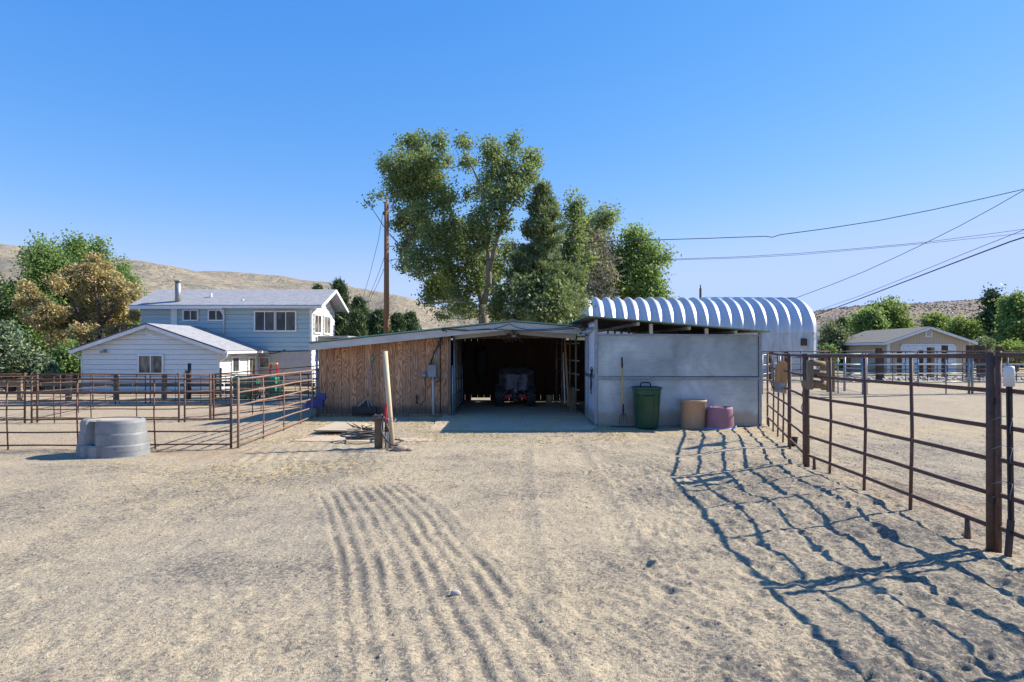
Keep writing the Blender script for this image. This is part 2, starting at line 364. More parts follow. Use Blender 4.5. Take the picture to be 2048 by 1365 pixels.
s1 = nt.nodes.new('ShaderNodeSeparateColor'); nt.links.new(v1.outputs['Color'], s1.inputs[0])
pm = N(nt, 'ShaderNodeMapRange'); pm.inputs[1].default_value = .1; pm.inputs[2].default_value = .75; pm.inputs[3].default_value = .22; pm.inputs[4].default_value = .85
pa = N(nt, 'ShaderNodeMath', operation='MULTIPLY_ADD'); nt.links.new(noise(nt, v, 1.3, 4, .6), pa.inputs[0]); pa.inputs[1].default_value = .7; nt.links.new(attr('gravel'), pa.inputs[2]); nt.links.new(pa.outputs[0], pm.inputs[0])
c = mixc(nt, pm.outputs[0], c, mixc(nt, 1.0, c, ramp(nt, s1.outputs[0], [(0., .58), (.35, .92), (.8, 1.06), (1., 1.35)]), 'MULTIPLY'))
v2 = nt.nodes.new('ShaderNodeTexVoronoi'); v2.inputs['Scale'].default_value = 42; nt.links.new(v, v2.inputs[0])
s2 = nt.nodes.new('ShaderNodeSeparateColor'); nt.links.new(v2.outputs['Color'], s2.inputs[0])
g1 = N(nt, 'ShaderNodeMath', operation='ADD'); nt.links.new(attr('gravel'), g1.inputs[0]); nt.links.new(s2.outputs[1], g1.inputs[1])
g2 = N(nt, 'ShaderNodeMath', operation='MULTIPLY_ADD'); nt.links.new(mid, g2.inputs[0]); g2.inputs[1].default_value = .7; nt.links.new(g1.outputs[0], g2.inputs[2])
g3 = N(nt, 'ShaderNodeMapRange'); g3.inputs[1].default_value = 1.28; g3.inputs[2].default_value = 1.5; g3.inputs[4].default_value = .72; nt.links.new(g2.outputs[0], g3.inputs[0])
c = mixc(nt, g3.outputs[0], c, (.12,.112,.10))
nt.links.new(c, b.inputs['Base Color'])
hm = N(nt, 'ShaderNodeMath', operation='MULTIPLY_ADD'); nt.links.new(fine, hm.inputs[0]); hm.inputs[1].default_value = .5
h2 = N(nt, 'ShaderNodeMath', operation='MULTIPLY_ADD'); nt.links.new(vf, h2.inputs[0]); h2.inputs[1].default_value = .3; nt.links.new(mid, h2.inputs[2])
nt.links.new(h2.outputs[0], hm.inputs[2]); bump(nt, b, hm.outputs[0], .9, .028)
# hills
def hillmat(name, g1, g2, g3, sc, spk):
    m, nt, b, out = newmat(name); v = coords(nt)
    n = noise(nt, v, sc, 8, .68, .8); c = ramp(nt, n, [(.36, g1), (.5, g2), (.62, g3)])
    n5 = noise(nt, v, sc*9, 5, .7); c = mixc(nt, ramp(nt, n5, [(.45, 0.), (.62, .35)]), c, tuple(x*.72 for x in g3))
    vo = nt.nodes.new('ShaderNodeTexVoronoi'); vo.inputs['Scale'].default_value = spk; nt.links.new(v, vo.inputs[0])
    c = mixc(nt, ramp(nt, vo.outputs[0], [(.18, .75), (.42, 0.)]), c, (.10,.105,.07))
    nt.links.new(c, b.inputs['Base Color']); b.inputs['Roughness'].default_value = 1
    bump(nt, b, n, 1, 11); return m
M['hill_far'] = hillmat('dry_hill', (.24,.205,.15), (.35,.28,.185), (.21,.19,.14), .02, .16)
M['hill_near'] = hillmat('sagebrush_hill', (.36,.27,.19), (.32,.24,.17), (.27,.21,.16), .03, .35)
# ================================================ GROUND
def geo(a, b, s0, g):
    out = [a]; s = s0
    while out[-1] < b: out.append(out[-1]+s); s *= g
    return out
ys = geo(2.6, 14, .011, 1.0085); ys = ys[:-1]+geo(ys[-1], 6000, ys[-1]-ys[-2], 1.06)
ys = np.array([-200,-60,-20,-8,-3,0,1,1.6,2,2.2,2.4,2.5]+ys)
xp = geo(6.0, 6000, .024, 1.045); xc = np.arange(-4.2, 6.0, .0155)
xn = [-4.2-(t-6.0) for t in geo(6.0, 6000, .017, 1.012*1.008)][1:]
xs = np.array(xn[::-1]+list(xc)+xp)
X, Y = np.meshgrid(xs, ys); 
Z = base_z(X, Y)
near = sstep(40, 12, np.hypot(X, Y)); nearer = sstep(16, 7, Y)
right = sstep(.2, 2.2, X-.08*(Y-4)); pen = sstep(-4.7, -5.0, X)*sstep(10.2, 10.6, Y)
apron = sstep(11.2, 12.6, Y)*sstep(-4.6, -1.8, X)*sstep(2.0, 1.6, X)
rough = .35+.9*right+.5*pen+.55*sstep(5.3, 3.4, Y)
rough *= (1-.8*apron)
wx = X+.15*vnoise(X, Y, .7, 9); wy = Y+.15*vnoise(X, Y, .7, 10)
Z = Z+near*rough*(.020*vnoise(wx, wy, 1.3, 1)+.012*vnoise(wx, wy*1.0, .45, 2)+.010*vnoise(wx, wy, .19, 3)+.006*vnoise(X, Y, .08, 4))
Z += near*nearer*.0045*vnoise(X, Y, .035, 5)
# drag-rake grooves
c0 = -.21-.28*(Y-3.17)-.018*(Y-3.17)**2+.03*vnoise(Y, Y*0, .8, 6)
u = X-c0; wdt = .62+.03*(Y-3.2)*0
ed = sstep(wdt+.04, wdt-.03, np.abs(u))*sstep(7.9+.5*u, 7.3+.5*u, Y)
br = .55+.6*vnoise(X*2, Y*.45, .35, 7)+.3
amp = (1-.45*np.exp(-((Y-4.1+.12*(X-.15))/.3)**2))*np.clip(br*(.75+.5*vnoise(u*1.7, Y*.5, .3, 14)), .05, 1.1)
gp = u/.137+.14*vnoise(X, Y, .9, 8)
Z += ed*(.0075*amp*np.sin(2*np.pi*gp)-.004+.003*amp*np.sin(4*np.pi*gp+.6))
for sgn in (-1, 1):
    Z += .013*np.exp(-((u-sgn*(wdt+.03))/.05)**2)*sstep(7.9, 7.0, Y)*(.7+.5*vnoise(X, Y, .3, 11))
# second rake pass, upper left and bottom right corners
def rake(cx, cy, ang, L, W, pitch, a, seed):
    global Z
    ca, sa = math.cos(ang), math.sin(ang)
    p = (X-cx)*ca+(Y-cy)*sa; q = -(X-cx)*sa+(Y-cy)*ca + .05*vnoise(X, Y, .6, seed)
    m_ = sstep(L, L*.7, np.abs(p))*sstep(W, W*.8, np.abs(q))*np.clip(.6+.8*vnoise(X, Y, .5, seed+1), 0, 1)
    Z += m_*a*np.sin(2*np.pi*q/pitch)
rake(-3.4, 10.2, math.radians(100), .9, 1.1, .2, .008, 20)
rake(-2.6, 9.1, math.radians(112), .8, .9, .17, .006, 24)
rake(1.4, 3.6, math.radians(125), 1.3, .75, .15, .005, 28)
rake(-2.6, 7.1, math.radians(20), 1.2, .5, .12, .008, 32)
# cross berm ridge over the grooves
px_, py_ = X-.15, Y-4.1
q = -px_*.12+py_+.06*vnoise(X, Y, .4, 40)
Z += .025*np.exp(-(q/.06)**2)*sstep(1.5, 1.1, np.abs(px_))*(.7+.6*vnoise(X, Y, .25, 41))
q = -(X-.9)*.6+(Y-4.65)+.06*vnoise(X, Y, .4, 42)
Z += .02*np.exp(-(q/.07)**2)*sstep(.75, .5, np.abs(X-.8))
# faint wheel track up the middle-right
for k, xx in enumerate((.15, 1.05)):
    t = X-xx-.05*np.sin(Y*.7); Z += (-.010*np.exp(-(t/.11)**2)+.006*np.exp(-((t-.17)/.05)**2))*sstep(3.0, 5, Y)*sstep(12, 10, Y)
# hoof and foot dents
rr = np.random.default_rng(5)
def dents(n, x0, x1, y0, y1, r0, r1, d):
    for _ in range(n):
        x, y = rr.uniform(x0, x1), rr.uniform(y0, y1); r = rr.uniform(r0, r1)
        i0, i1 = np.searchsorted(xs, [x-3*r, x+3*r]); j0, j1 = np.searchsorted(ys, [y-3*r, y+3*r])
        if i1-i0 < 2 or j1-j0 < 2: continue
        dx, dy = X[j0:j1, i0:i1]-x, Y[j0:j1, i0:i1]-y; a = rr.uniform(0, 3.14); e = rr.uniform(.6, 1)
        p = dx*math.cos(a)+dy*math.sin(a); q = (-dx*math.sin(a)+dy*math.cos(a))/e
        d2 = np.sqrt(p*p+q*q)/r
        Z[j0:j1, i0:i1] += d*rr.uniform(.5, 1.1)*(-np.exp(-d2**2*1.4)+.55*np.exp(-((d2-1.35)/.35)**2))
dents(560, 1.0, 4.2, 2.7, 9, .04, .09, .018)
dents(150, -4, 1.2, 2.7, 5, .05, .09, .009)
dents(140, -6, 1.0, 5, 12, .05, .10, .009)
dents(500, 4.2, 12, 4.5, 20, .08, .16, .018)
dents(260, -12, -5, 10.6, 16, .08, .15, .015)
# keep the floor of the shed flat
flat = sstep(-4.9, -4.7, X)*sstep(5.45, 5.25, X)*sstep(15.3, 15.6, Y)*sstep(22, 21, Y)
Z = Z*(1-flat)-.03*flat
slabm = sstep(-2.0, -1.6, X)*sstep(1.75, 1.6, X)*sstep(12.7, 13.1, Y)*sstep(22, 21, Y); Z = Z*(1-slabm)-.03*slabm
A = {}
n1 = vnoise(X, Y, 1.1, 60); n2 = vnoise(X, Y, .4, 61)
A['straw'] = np.clip(sstep(10.8, 12.5, Y+.5*n1)*sstep(17, 15, Y)*sstep(-5.2, -4, X)*sstep(2.6, 1.6, X)*(.75+.5*n2)
             + .8*np.exp(-((X+3.2)/1.6)**2-((Y-8.6)/.9)**2)*(.6+.6*n2)+.6*sstep(10.5, 12.5, Y)*sstep(1.5, 2.2, X)*sstep(13.6, 13, Y), 0, 1)
A['rustm'] = np.clip(np.exp(-((X+6.0)/1.8)**2-((Y-10.3)/.45)**2)*1.1+.7*np.exp(-((X-4.6)/.5)**2-((Y-7)/1.5)**2)+.6*np.exp(-((X-2.7)/1)**2-((Y-12.6)/.5)**2)+.55*np.exp(-((X+4.6)/.5)**2-((Y-9.6)/.35)**2), 0, 1)
A['tanm'] = np.clip(sstep(-4.5, -5.2, X)*sstep(9.8, 10.6, Y)*.9+sstep(11, 13, Y)*.5+.4*sstep(4.5, 6.5, X)*(.5+.5*n1), 0, 1)
A['greym'] = np.clip(.6*np.exp(-((X+2.6)/1.3)**2-((Y-11.6)/.35)**2)+.5*sstep(5.0, 6.4, X)*sstep(6, 8, Y)*(.5+.5*n1)+.35*sstep(3.6, 4.6, Y)*sstep(9, 6, Y)*sstep(-4, -2.5, X)*sstep(-1, -2, X)+.5*apron, 0, 1)
A['grassm'] = np.clip(sstep(28, 33, Y)*sstep(8, 14, X)*sstep(60, 45, Y)+.6*sstep(30, 36, Y)*sstep(-5, -12, X), 0, 1)
gr = .15+.35*right+.45*vnoise(X, Y, .8, 63)+.3*n2
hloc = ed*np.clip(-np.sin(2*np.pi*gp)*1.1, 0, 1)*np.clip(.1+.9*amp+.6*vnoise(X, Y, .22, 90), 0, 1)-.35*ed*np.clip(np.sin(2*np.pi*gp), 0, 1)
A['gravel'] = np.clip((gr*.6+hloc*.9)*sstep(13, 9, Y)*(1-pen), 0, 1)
nx, ny = len(xs), len(ys)
idx = np.arange(nx*ny).reshape(ny, nx)
Fq = np.stack([idx[:-1, :-1], idx[:-1, 1:], idx[1:, 1:], idx[1:, :-1]], -1).reshape(-1, 4)
V = np.stack([X, Y, Z], -1).reshape(-1, 3)
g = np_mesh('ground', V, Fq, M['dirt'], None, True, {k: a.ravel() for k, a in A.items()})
tag(g, 'grey tan sandy dirt yard with rake grooves and hoof prints', kind='structure')
print('ground quads', len(Fq))
def gh(x, y):
    i = min(max(int(np.searchsorted(xs, x)), 1), nx-1); j = min(max(int(np.searchsorted(ys, y)), 1), ny-1)
    return float(Z[j, i])
# ================================================ HILLS
def hill(name, label, prof, Yr, Yf, depth, mat, amp, seed, bushes=0):
    pxs = np.linspace(prof[0][0], prof[-1][0], 260); pyv = np.interp(pxs, [p[0] for p in prof], [p[1] for p in prof])
    k = np.ones(9)/9; pyv = np.convolve(np.pad(pyv, 4, 'edge'), k, 'valid')
    v = np.linspace(0, 1.5, 75)
    U, Vv = np.meshgrid(pxs, v); ht = (HY-np.interp(U, pxs, pyv))/F*Yr+H
    Yw = Yf+(Yr-Yf)*Vv
    Xw = (U-CX)/F*(Yf+(Yr-Yf)*np.minimum(Vv, 1.5))
    s = np.sin(np.clip(Vv, 0, 1.5)*np.pi/2)**1.3
    Zw = -1.5+(ht+1.5)*s
    Zw += amp*np.sin(np.clip(Vv, 0, 1)*np.pi)*(vnoise(Xw, Yw, (Yr-Yf)*.35, seed)+.5*vnoise(Xw, Yw, (Yr-Yf)*.12, seed+1))+amp*.05*vnoise(Xw, Yw, 12, seed+2)
    r_, c_ = U.shape; ix = np.arange(r_*c_).reshape(r_, c_)
    fq = np.stack([ix[:-1, :-1], ix[:-1, 1:], ix[1:, 1:], ix[1:, :-1]], -1).reshape(-1, 4)
    o = np_mesh(name, np.stack([Xw, Yw, Zw], -1).reshape(-1, 3), fq, mat, None, True)
    tag(o, label, kind='structure')
    return Xw, Yw, Zw
hill('hill', 'dry tan hill behind the blue grey house', [(-700, 560), (-300, 520), (0, 503), (70, 507), (200, 519), (280, 533), (340, 548), (400, 560), (480, 577), (600, 600), (760, 640), (900, 668), (1000, 690)], 800, 330, 300, M['hill_far'], 8, 1)
hill('hill', 'farther dry hill behind the shed and pole', [(100, 600), (300, 556), (395, 552), (440, 551), (500, 556), (570, 567), (640, 571), (720, 583), (780, 596), (840, 610), (900, 627), (980, 640), (1150, 655), (1500, 668), (1700, 672)], 1500, 900, 300, M['hill_far'], 22, 5)
Xh, Yh, Zh = hill('hill', 'brown sagebrush hill behind the tan garage', [(1250, 690), (1450, 665), (1560, 645), (1640, 629), (1720, 618), (1800, 612), (1880, 608), (1970, 603), (2050, 600), (2250, 590), (2700, 600)], 420, 170, 200, M['hill_near'], 3, 9)
# sagebrush on the right hill: one mass
nb = 5200; r2 = np.random.default_rng(3); jj = r2.integers(12, 52, nb); ii = r2.integers(60, 200, nb)
ico = np.array([[0,0,1],[.9,0,.2],[.28,.85,.2],[-.72,.53,.2],[-.72,-.53,.2],[.28,-.85,.2],[0,0,-.4]]); icf = np.array([[0,1,2],[0,2,3],[0,3,4],[0,4,5],[0,5,1],[6,2,1],[6,3,2],[6,4,3],[6,5,4],[6,1,5]])
bx = Xh[jj, ii]+r2.uniform(-2, 2, nb); by = Yh[jj, ii]+r2.uniform(-3, 3, nb); bz = Zh[jj, ii]; sz = r2.uniform(.25, .8, nb)
bV = (ico[None]*sz[:, None, None]*np.array([1,1,.8])*r2.uniform(.7, 1.3, (nb, 7, 1))+np.stack([bx, by, bz], -1)[:, None]).reshape(-1, 3)
bF = (icf[None]+(np.arange(nb)*7)[:, None, None]).reshape(-1, 3)
M['sage'] = leafmat('sagebrush', [(0,(.15,.13,.085)),(.6,(.20,.17,.11)),(1,(.26,.215,.145))], .05)
tag(np_mesh('sagebrush', bV, bF, M['sage']), 'sagebrush dotted over the brown hill on the right', 'shrubs', kind='stuff')

# ================================================ SHED (wood front with open bay)
YW = 15.5
shed = thing('shed', 'low wooden shed with open bay and green edged gable roof', 'shed', (0, YW, 0))
def sh(px, py, Y=YW): v = at(px, py, Y); return Vector((v.x, v.y-YW, v.z))
def roofz(x): return 2.33+ (0 if x > 0 else x*.106) - (x*.075 if x > 0 else 0)
# front boards
xl, xr = xat(637, YW), xat(897, YW); nbrd = 17; bw = (xr-xl)/nbrd
for i in range(nbrd):
    a, b_ = xl+i*bw+.003, xl+(i+1)*bw-.003
    if i == nbrd-1: a -= .03
    z0 = -.03 if i % 2 else -.015
    mb = MB().prism([(a,0,z0), (b_,0,z0), (b_,0,roofz(b_)-.12), (a,0,roofz(a)-.12)], (0,.022,0))
    mb.build('board', M['t111'], shed)
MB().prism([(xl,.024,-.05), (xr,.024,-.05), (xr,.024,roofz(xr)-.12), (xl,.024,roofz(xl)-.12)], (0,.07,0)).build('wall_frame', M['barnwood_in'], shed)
MB().b2((xl, -.02, -.03), (xr, .0, .05)).build('sill_board', M['oldwood'], shed)
# left, divider and back walls
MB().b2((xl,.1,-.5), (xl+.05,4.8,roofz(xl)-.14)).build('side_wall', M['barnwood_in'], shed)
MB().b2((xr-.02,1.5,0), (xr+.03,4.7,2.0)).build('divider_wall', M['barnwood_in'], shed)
yb = 4.7
for i in range(50):
    a = -4.78+i*.204; b_ = a+.198
    zt = roofz(a)-.16 if a < 1.7 else 1.93
    z0 = .07 if -1.35 < a < -.75 else -.1
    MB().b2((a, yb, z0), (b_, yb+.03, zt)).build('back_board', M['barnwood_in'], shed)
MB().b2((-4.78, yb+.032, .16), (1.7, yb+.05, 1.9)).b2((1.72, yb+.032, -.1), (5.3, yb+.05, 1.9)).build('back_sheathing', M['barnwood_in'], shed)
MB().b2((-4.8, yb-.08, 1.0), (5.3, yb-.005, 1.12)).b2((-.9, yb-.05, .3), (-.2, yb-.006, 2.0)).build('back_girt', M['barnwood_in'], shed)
# roof
fy = -.32
for sgn, xe in ((-1, -4.93), (1, 1.66)):
    zr, ze = roofz(0), roofz(xe)
    for k in range(5 if sgn < 0 else 2):
        nn = 5 if sgn < 0 else 2; xa, xb = xe*k/nn, xe*(k+1)/nn
        mb = MB(); pts = []; steps = 10
        for t in range(steps+1):
            x = xa+(xb-xa)*t/steps; pts.append((x, roofz(x)+(.018 if t % 2 else 0)))
        vs = [(x, fy, z) for x, z in pts]+[(x, 5.1, z) for x, z in pts]+[(x, fy, z-.012) for x, z in pts]+[(x, 5.1, z-.012) for x, z in pts]
        n_ = steps+1; fs = []
        for t in range(steps):
            fs += [(t, t+1, n_+t+1, n_+t), (2*n_+t, 3*n_+t, 3*n_+t+1, 2*n_+t+1), (t, 2*n_+t, 2*n_+t+1, t+1)]
        mb.add(vs, fs).build('roof_sheet', M['underside'], shed)
    MB().beam((0,fy-.02,zr+.012), (xe,fy-.02,ze+.012), .05, .03).build('roof_trim', M['green_trim'], shed)
    MB().prism([(0,fy,zr-.02), (xe,fy,ze-.02), (xe,fy,ze-.19), (0,fy,zr-.20)], (0,.04,0)).build('fascia', M['fascia'], shed)
    for yy in (0.05, 1.3, 2.6, 3.9): MB().beam((0,yy,zr-.09), (xe,yy,ze-.09), .05, .14).build('rafter', M['oldwood'], shed)
MB().prism([(-.16,fy-.06,2.335), (.0,fy-.06,2.40), (.16,fy-.06,2.345)], (0,.5,0)).build('ridge_cap', M['underside'], shed)
MB().beam((-1.5,.35,1.98), (0,.35,2.12), .07, .17).beam((0,.36,2.12), (1.62,.36,1.99), .07, .17).build('header_beam', M['fascia'], shed)
MB().beam((-1.5,2.0,2.0), (1.7,2.0,2.03), .07, .14).build('cross_beam', M['oldwood'], shed)
MB().b2((xr, .02, -.02), (xr+.05, .12, 2.05)).build('corner_post', M['oldwood'], shed)
# tangle of old light and nest under the ridge
mb = MB()
for k in range(26):
    a = Vector((random.uniform(-.16,.2), -.02+random.uniform(-.05,.05), 2.0+random.uniform(-.08,.1)))
    mb.tube(a, a+Vector((random.uniform(-.15,.15), random.uniform(-.05,.05), random.uniform(-.14,.1))), .008, 5)
mb.build('bird_nest', M['darkwood'], shed)
MB().lathe([(.0,.0),(.05,.0),(.07,-.05),(.09,-.1),(0,-.1)], (.06,-.05,2.05), 12).build('lamp_shade', M['flue'], shed)
# interior pipes on the right: lit poles and rails
mb_r = thing('stall_rails', 'pale pipe stall panel inside the bay on its right', 'panel', (1.55, YW, 0))
for px, Yp in ((1113, 18.6), (1124, 17.8), (1140, 16.8), (1152, 16.2)):
    x = xat(px, Yp)-1.55
    MB().tube((x, Yp-YW, -.03), (x, Yp-YW, 2.1), .025).build('post', M['oldwood'], mb_r)
for z in (.25, .6, 1.0, 1.35, 1.8):
    MB().tube((xat(1113,18.6)-1.55, 3.1, z), (xat(1158,16)-1.55, .5, z), .018).build('rail', M['galv'], mb_r)
for lab, px0, py0, px1, py1, Yp, mt in (('rough wooden pole leaning inside the bay behind the white strip', 1131, 668, 1137, 812, 16.4, 'orangewood'), ('thin red and white pole beside the leaning wooden pole', 1128, 706, 1130, 808, 16.7, 'white')):
    p, q_ = at(px0, py0, Yp), at(px1, py1, Yp-.15); p.y += .25
    tag(MB().tube(q_, p, .03 if mt == 'orangewood' else .018).build('leaning_pole', M[mt]), lab, 'pole')
# left interior stall gate
gt = thing('stall_gate', 'dark pipe stall gate just inside the bay on its left', 'gate', (-1.48, YW+.05, 0))
for yy in (0, .55, 1.1, 1.7, 2.4): MB().tube((.02*yy,yy,0), (.02*yy,yy,1.25), .022).build('stay', M['galv'], gt)
for z in (.1, .5, .85, 1.22): MB().tube((0,0,z), (.05,2.4,z), .018).build('rail', M['darksteel'], gt)
for yy, zz in ((.25, 1.95), (.75, 2.0), (1.3, 2.0), (2.1, 2.0)):
    tag(MB().tube((-1.46,YW+yy,-.02), (-1.46,YW+yy,zz), .028).build('upright_pole', M['oldwood' if yy > .5 else 'galv']), 'pale upright pole along the left edge of the open bay, '+{.25: 'nearest the plywood wall', .75: 'second from the plywood wall', 1.3: 'third from the plywood wall', 2.1: 'deepest inside'}[yy], 'pole', 'uprights on the left of the bay')
# concrete floor
fl = MB(); vs = []; 
for j in range(24):
    yy = 12.95+(20.1-12.95)*j/23
    for i in range(14):
        xx = -1.72+3.51*i/13
        if j == 0: yy2 = yy+.10*float(vnoise(xx*2, 1, .4, 3))
        else: yy2 = yy
        vs.append((xx+(.05*float(vnoise(yy, 2, .6, 4)) if i in (0,13) and yy < 15.4 else 0), yy2, .004 if 0 < j else -.02))
fs = [(j*14+i, j*14+i+1, (j+1)*14+i+1, (j+1)*14+i) for j in range(23) for i in range(13)]
tag(fl.add(vs, fs).build('concrete_floor', M['concrete']), 'dusty concrete apron in the open bay', kind='structure')
for n_, (a, b_, c_, d_) in enumerate([((-4.0,11.3),(-2.1,11.15),(-2.2,11.75),(-3.7,11.95)), ((-2.0,11.2),(-1.5,11.3),(-1.45,11.6),(-2.1,11.7))]):
    zt = .012
    tag(MB().prism([(*a,zt-.06),(*b_,zt-.06),(*c_,zt-.06),(*d_,zt-.06)], (0,0,.06)).build('concrete_pad', M['concrete']), 'concrete pad in the dirt by the well pipe', kind='structure')

# ================================================ METAL STALL
YS = 13.54; XS = 1.82; XE = 5.37
st = thing('metal_stall', 'galvanised sheet metal horse stall with flat sloping roof', 'stall', (XS, YS, 0))
Wd = XE-XS
def rz_(x): return 2.34-.085*x
MB().b2((.04,0,.02), (Wd-.04,.02,1.0)).build('lower_sheet', M['sheet'], st)
MB().b2((.04,0,1.07), (Wd-.04,.02,1.95)).build('upper_sheet', M['sheet'], st)
MB().beam((0,-.01,1.035), (Wd,-.01,1.02), .05, .06).build('mid_rail', M['galv'], st)
MB().beam((0,-.01,1.975), (Wd,-.01,1.955), .05, .04).build('top_rail', M['galv'], st)
MB().beam((0,-.005,.02), (Wd,-.005,.02), .05, .04).build('bottom_rail', M['galv'], st)
for x, zt in ((.0, 2.3), (Wd, 2.02)): MB().b2((x-.03,-.03,-.02), (x+.03,.03,zt)).build('corner_post', M['galv'], st)
for px in (1302, 1413): x = xat(px, YS)-XS; MB().b2((x-.035,-.02,1.97), (x+.035,.05,rz_(x)-.03)).build('roof_post', M['fascia'], st)
# inner posts/braces seen in the gap
for k, yy in enumerate((1.0, 2.0, 3.0, 4.2)):
    for x in (.9, 2.0, Wd-.02): MB().tube((x,yy,0), (x,yy,rz_(x)-.05), .025, 8).build('inner_post', M['galv'], st)
    MB().tube((0,yy,2.0), (Wd,yy,1.93), .02, 8).build('inner_rail', M['fascia'], st)
for x in (.9, 2.0, 3.0): MB().beam((x,-.1,rz_(x)-.06), (x,6.2,rz_(x)-.06), .05, .07).build('roof_purlin', M['fascia'], st)
MB().b2((Wd-.01,.05,0), (Wd+.01,6.6,1.93)).build('side_sheet', M['sheet'], st)
# side wall facing the drive: door leaf and wall panel
def ribbed(y0, y1, z0, z1, nr, x=0.0):
    mb = MB(); pts = []
    for t in range(nr*4+1):
        yy = y0+(y1-y0)*t/(nr*4); pts.append((yy, [0, 0, -.018, -.018][t % 4]))
    vs = [(x+d, yy, z0) for yy, d in pts]+[(x+d, yy, z1) for yy, d in pts]; n_ = len(pts)
    return mb.add(vs, [(i, n_+i, n_+i+1, i+1) for i in range(n_-1)])
ribbed(.03, .98, 1.10, 2.22, 7, -.02).build('ribbed_upper_door_sheet', M['sheet2'], st)
MB().b2((-.035,.03,.04), (-.015,.98,1.02)).build('lower_door_sheet', M['sheet2'], st)
MB().b2((-.05,.0,1.02), (-.01,1.0,1.09)).b2((-.05,.0,2.22),(-.01,1.0,2.26)).b2((-.05,.98,.03), (-.01,1.02,2.26)).build('door_frame', M['galv'], st)
MB().b2((.0,1.08,.0), (.02,1.9,1.0)).build('lower_wall_sheet', M['sheet2'], st)
MB().b2((.0,1.08,1.08), (.02,1.9,1.97)).build('upper_wall_sheet', M['sheet2'], st)
MB().b2((-.015,1.04,1.0), (.025,1.95,1.08)).b2((-.015,1.9,0), (.025,1.97,2.05)).b2((-.015,1.03,-.02), (.025,1.08,2.05)).build('wall_frame', M['galv'], st)
MB().b2((-.07,-.05,2.09), (-.03,2.0,2.15)).build('door_track', M['galv'], st)
MB().path([(-.06,.08,1.12),(-.1,.08,1.16),(-.11,.1,1.24),(-.08,.12,1.27),(-.06,.12,1.2)], .012, 6).build('latch', M['darksteel'], st)
rp = [(-.06,.1,1.2),(-.09,.12,1.05),(-.08,.1,.9),(-.09,.13,.75),(-.08,.16,.68)]
tag(MB().path([Vector(p)+Vector((XS,YS,0)) for p in rp], .011, 6).path([Vector(p)+Vector((XS-.01,YS+.06,.02)) for p in rp[:4]], .011, 6).build('lead_rope', M['black']), 'dark lead rope hanging from the stall door latch', 'rope')
# roof of the stall
x0, x1 = -.22, Wd+.1
for k in range(4):
    xa = x0+(x1-x0)*k/4; xb = x0+(x1-x0)*(k+1)/4; pts = []
    for t in range(15): x = xa+(xb-xa)*t/14; pts.append((x, rz_(x)+(.012 if t % 2 else 0)))
    n_ = len(pts); vs = [(x, -.28, z) for x, z in pts]+[(x, 6.7, z) for x, z in pts]+[(x, -.28, z-.01) for x, z in pts]+[(x, 6.7, z-.01) for x, z in pts]
    fs = []
    for t in range(n_-1): fs += [(t, t+1, n_+t+1, n_+t), (2*n_+t, 3*n_+t, 3*n_+t+1, 2*n_+t+1), (t, 2*n_+t, 2*n_+t+1, t+1)]
    fs += [(0, n_, 3*n_, 2*n_)]
    MB().add(vs, fs).build('roof_sheet', M['underside'], st)
MB().beam((x0,-.3,rz_(x0)+.006), (x1,-.3,rz_(x1)+.006), .03, .022).beam((x0-.01,-.3,rz_(x0)+.006), (x0-.01,6.7,rz_(x0)+.006), .02, .02).build('roof_trim', M['green_trim'], st)

# ================================================ QUONSET HUT
YQ, RQ, ZS, ZT = 42.0, 3.1, 2.6, 4.85; XQ0, XQ1, NR = 4.45, 19.0, 20
qh = thing('quonset_hut', 'ribbed galvanised steel arch building behind the metal stall', 'building', (XQ0, YQ, -.2))
pit = (XQ1-XQ0)/NR; dp = .215
def arcpt(th, off):  # th 0 at front spring line, pi at back
    return (-(RQ+off)*math.cos(th), ZS+.2+(ZT-ZS+off)*math.sin(th))
NT, NP = 26, 14
prof = []
for k in range(NP+1):
    t = k/NP; prof.append((t*pit, dp*(.5-.5*math.cos(2*math.pi*t)) if 0 < t < 1 else 0))
for i in range(NR):
    vs = []
    for x, o in prof:
        for j in range(NT+1):
            y, z = arcpt(math.pi*j/NT, o); vs.append((i*pit+x, y, z))
    n_ = NT+1
    fs = [(a*n_+j, (a+1)*n_+j, (a+1)*n_+j+1, a*n_+j+1) for a in range(NP) for j in range(NT)]
    MB().add(vs, fs, True).build('arch_panel', M['quonset'], qh)
    vs = []
    for x, o in prof: vs += [(i*pit+x, -(RQ+o*.75), 0), (i*pit+x, -(RQ+o*.75)+.0, ZS+.2)]
    MB().add(vs, [(2*a, 2*a+2, 2*a+3, 2*a+1) for a in range(NP)], True).build('base_panel', M['quonset_base'], qh)
MB().b2((0,RQ-.03,0), (NR*pit,RQ+.02,ZS+.2)).build('back_base_wall', M['quonset_base'], qh)
for xx, nm_ in ((.05, 'end_wall'), (NR*pit-.05, 'end_wall')):
    pl = [(xx, -RQ, 0)]+[(xx, arcpt(math.pi*j/20, -.01)[0], arcpt(math.pi*j/20, -.01)[1]) for j in range(21)]+[(xx, RQ, 0)]
    MB().prism(pl, (.04,0,0)).build(nm_, M['flue'], qh)
MB().b2((XQ1-XQ0-1.1, -RQ-.26, 2.0), (XQ1-XQ0-.75, -RQ-.1, 2.45)).build('vent', M['sleeper'], qh)
px_ = at(1401, 597, 47)
tag(MB().tube((px_.x, 47, 0), (px_.x, 47, zat(577, 47)), .09).tube((px_.x, 47, zat(577,47)), (px_.x, 47, zat(570,47)), .04).build('drill_pole', M['sleeper']), 'dark pole top poking up behind the quonset roof', 'pole')

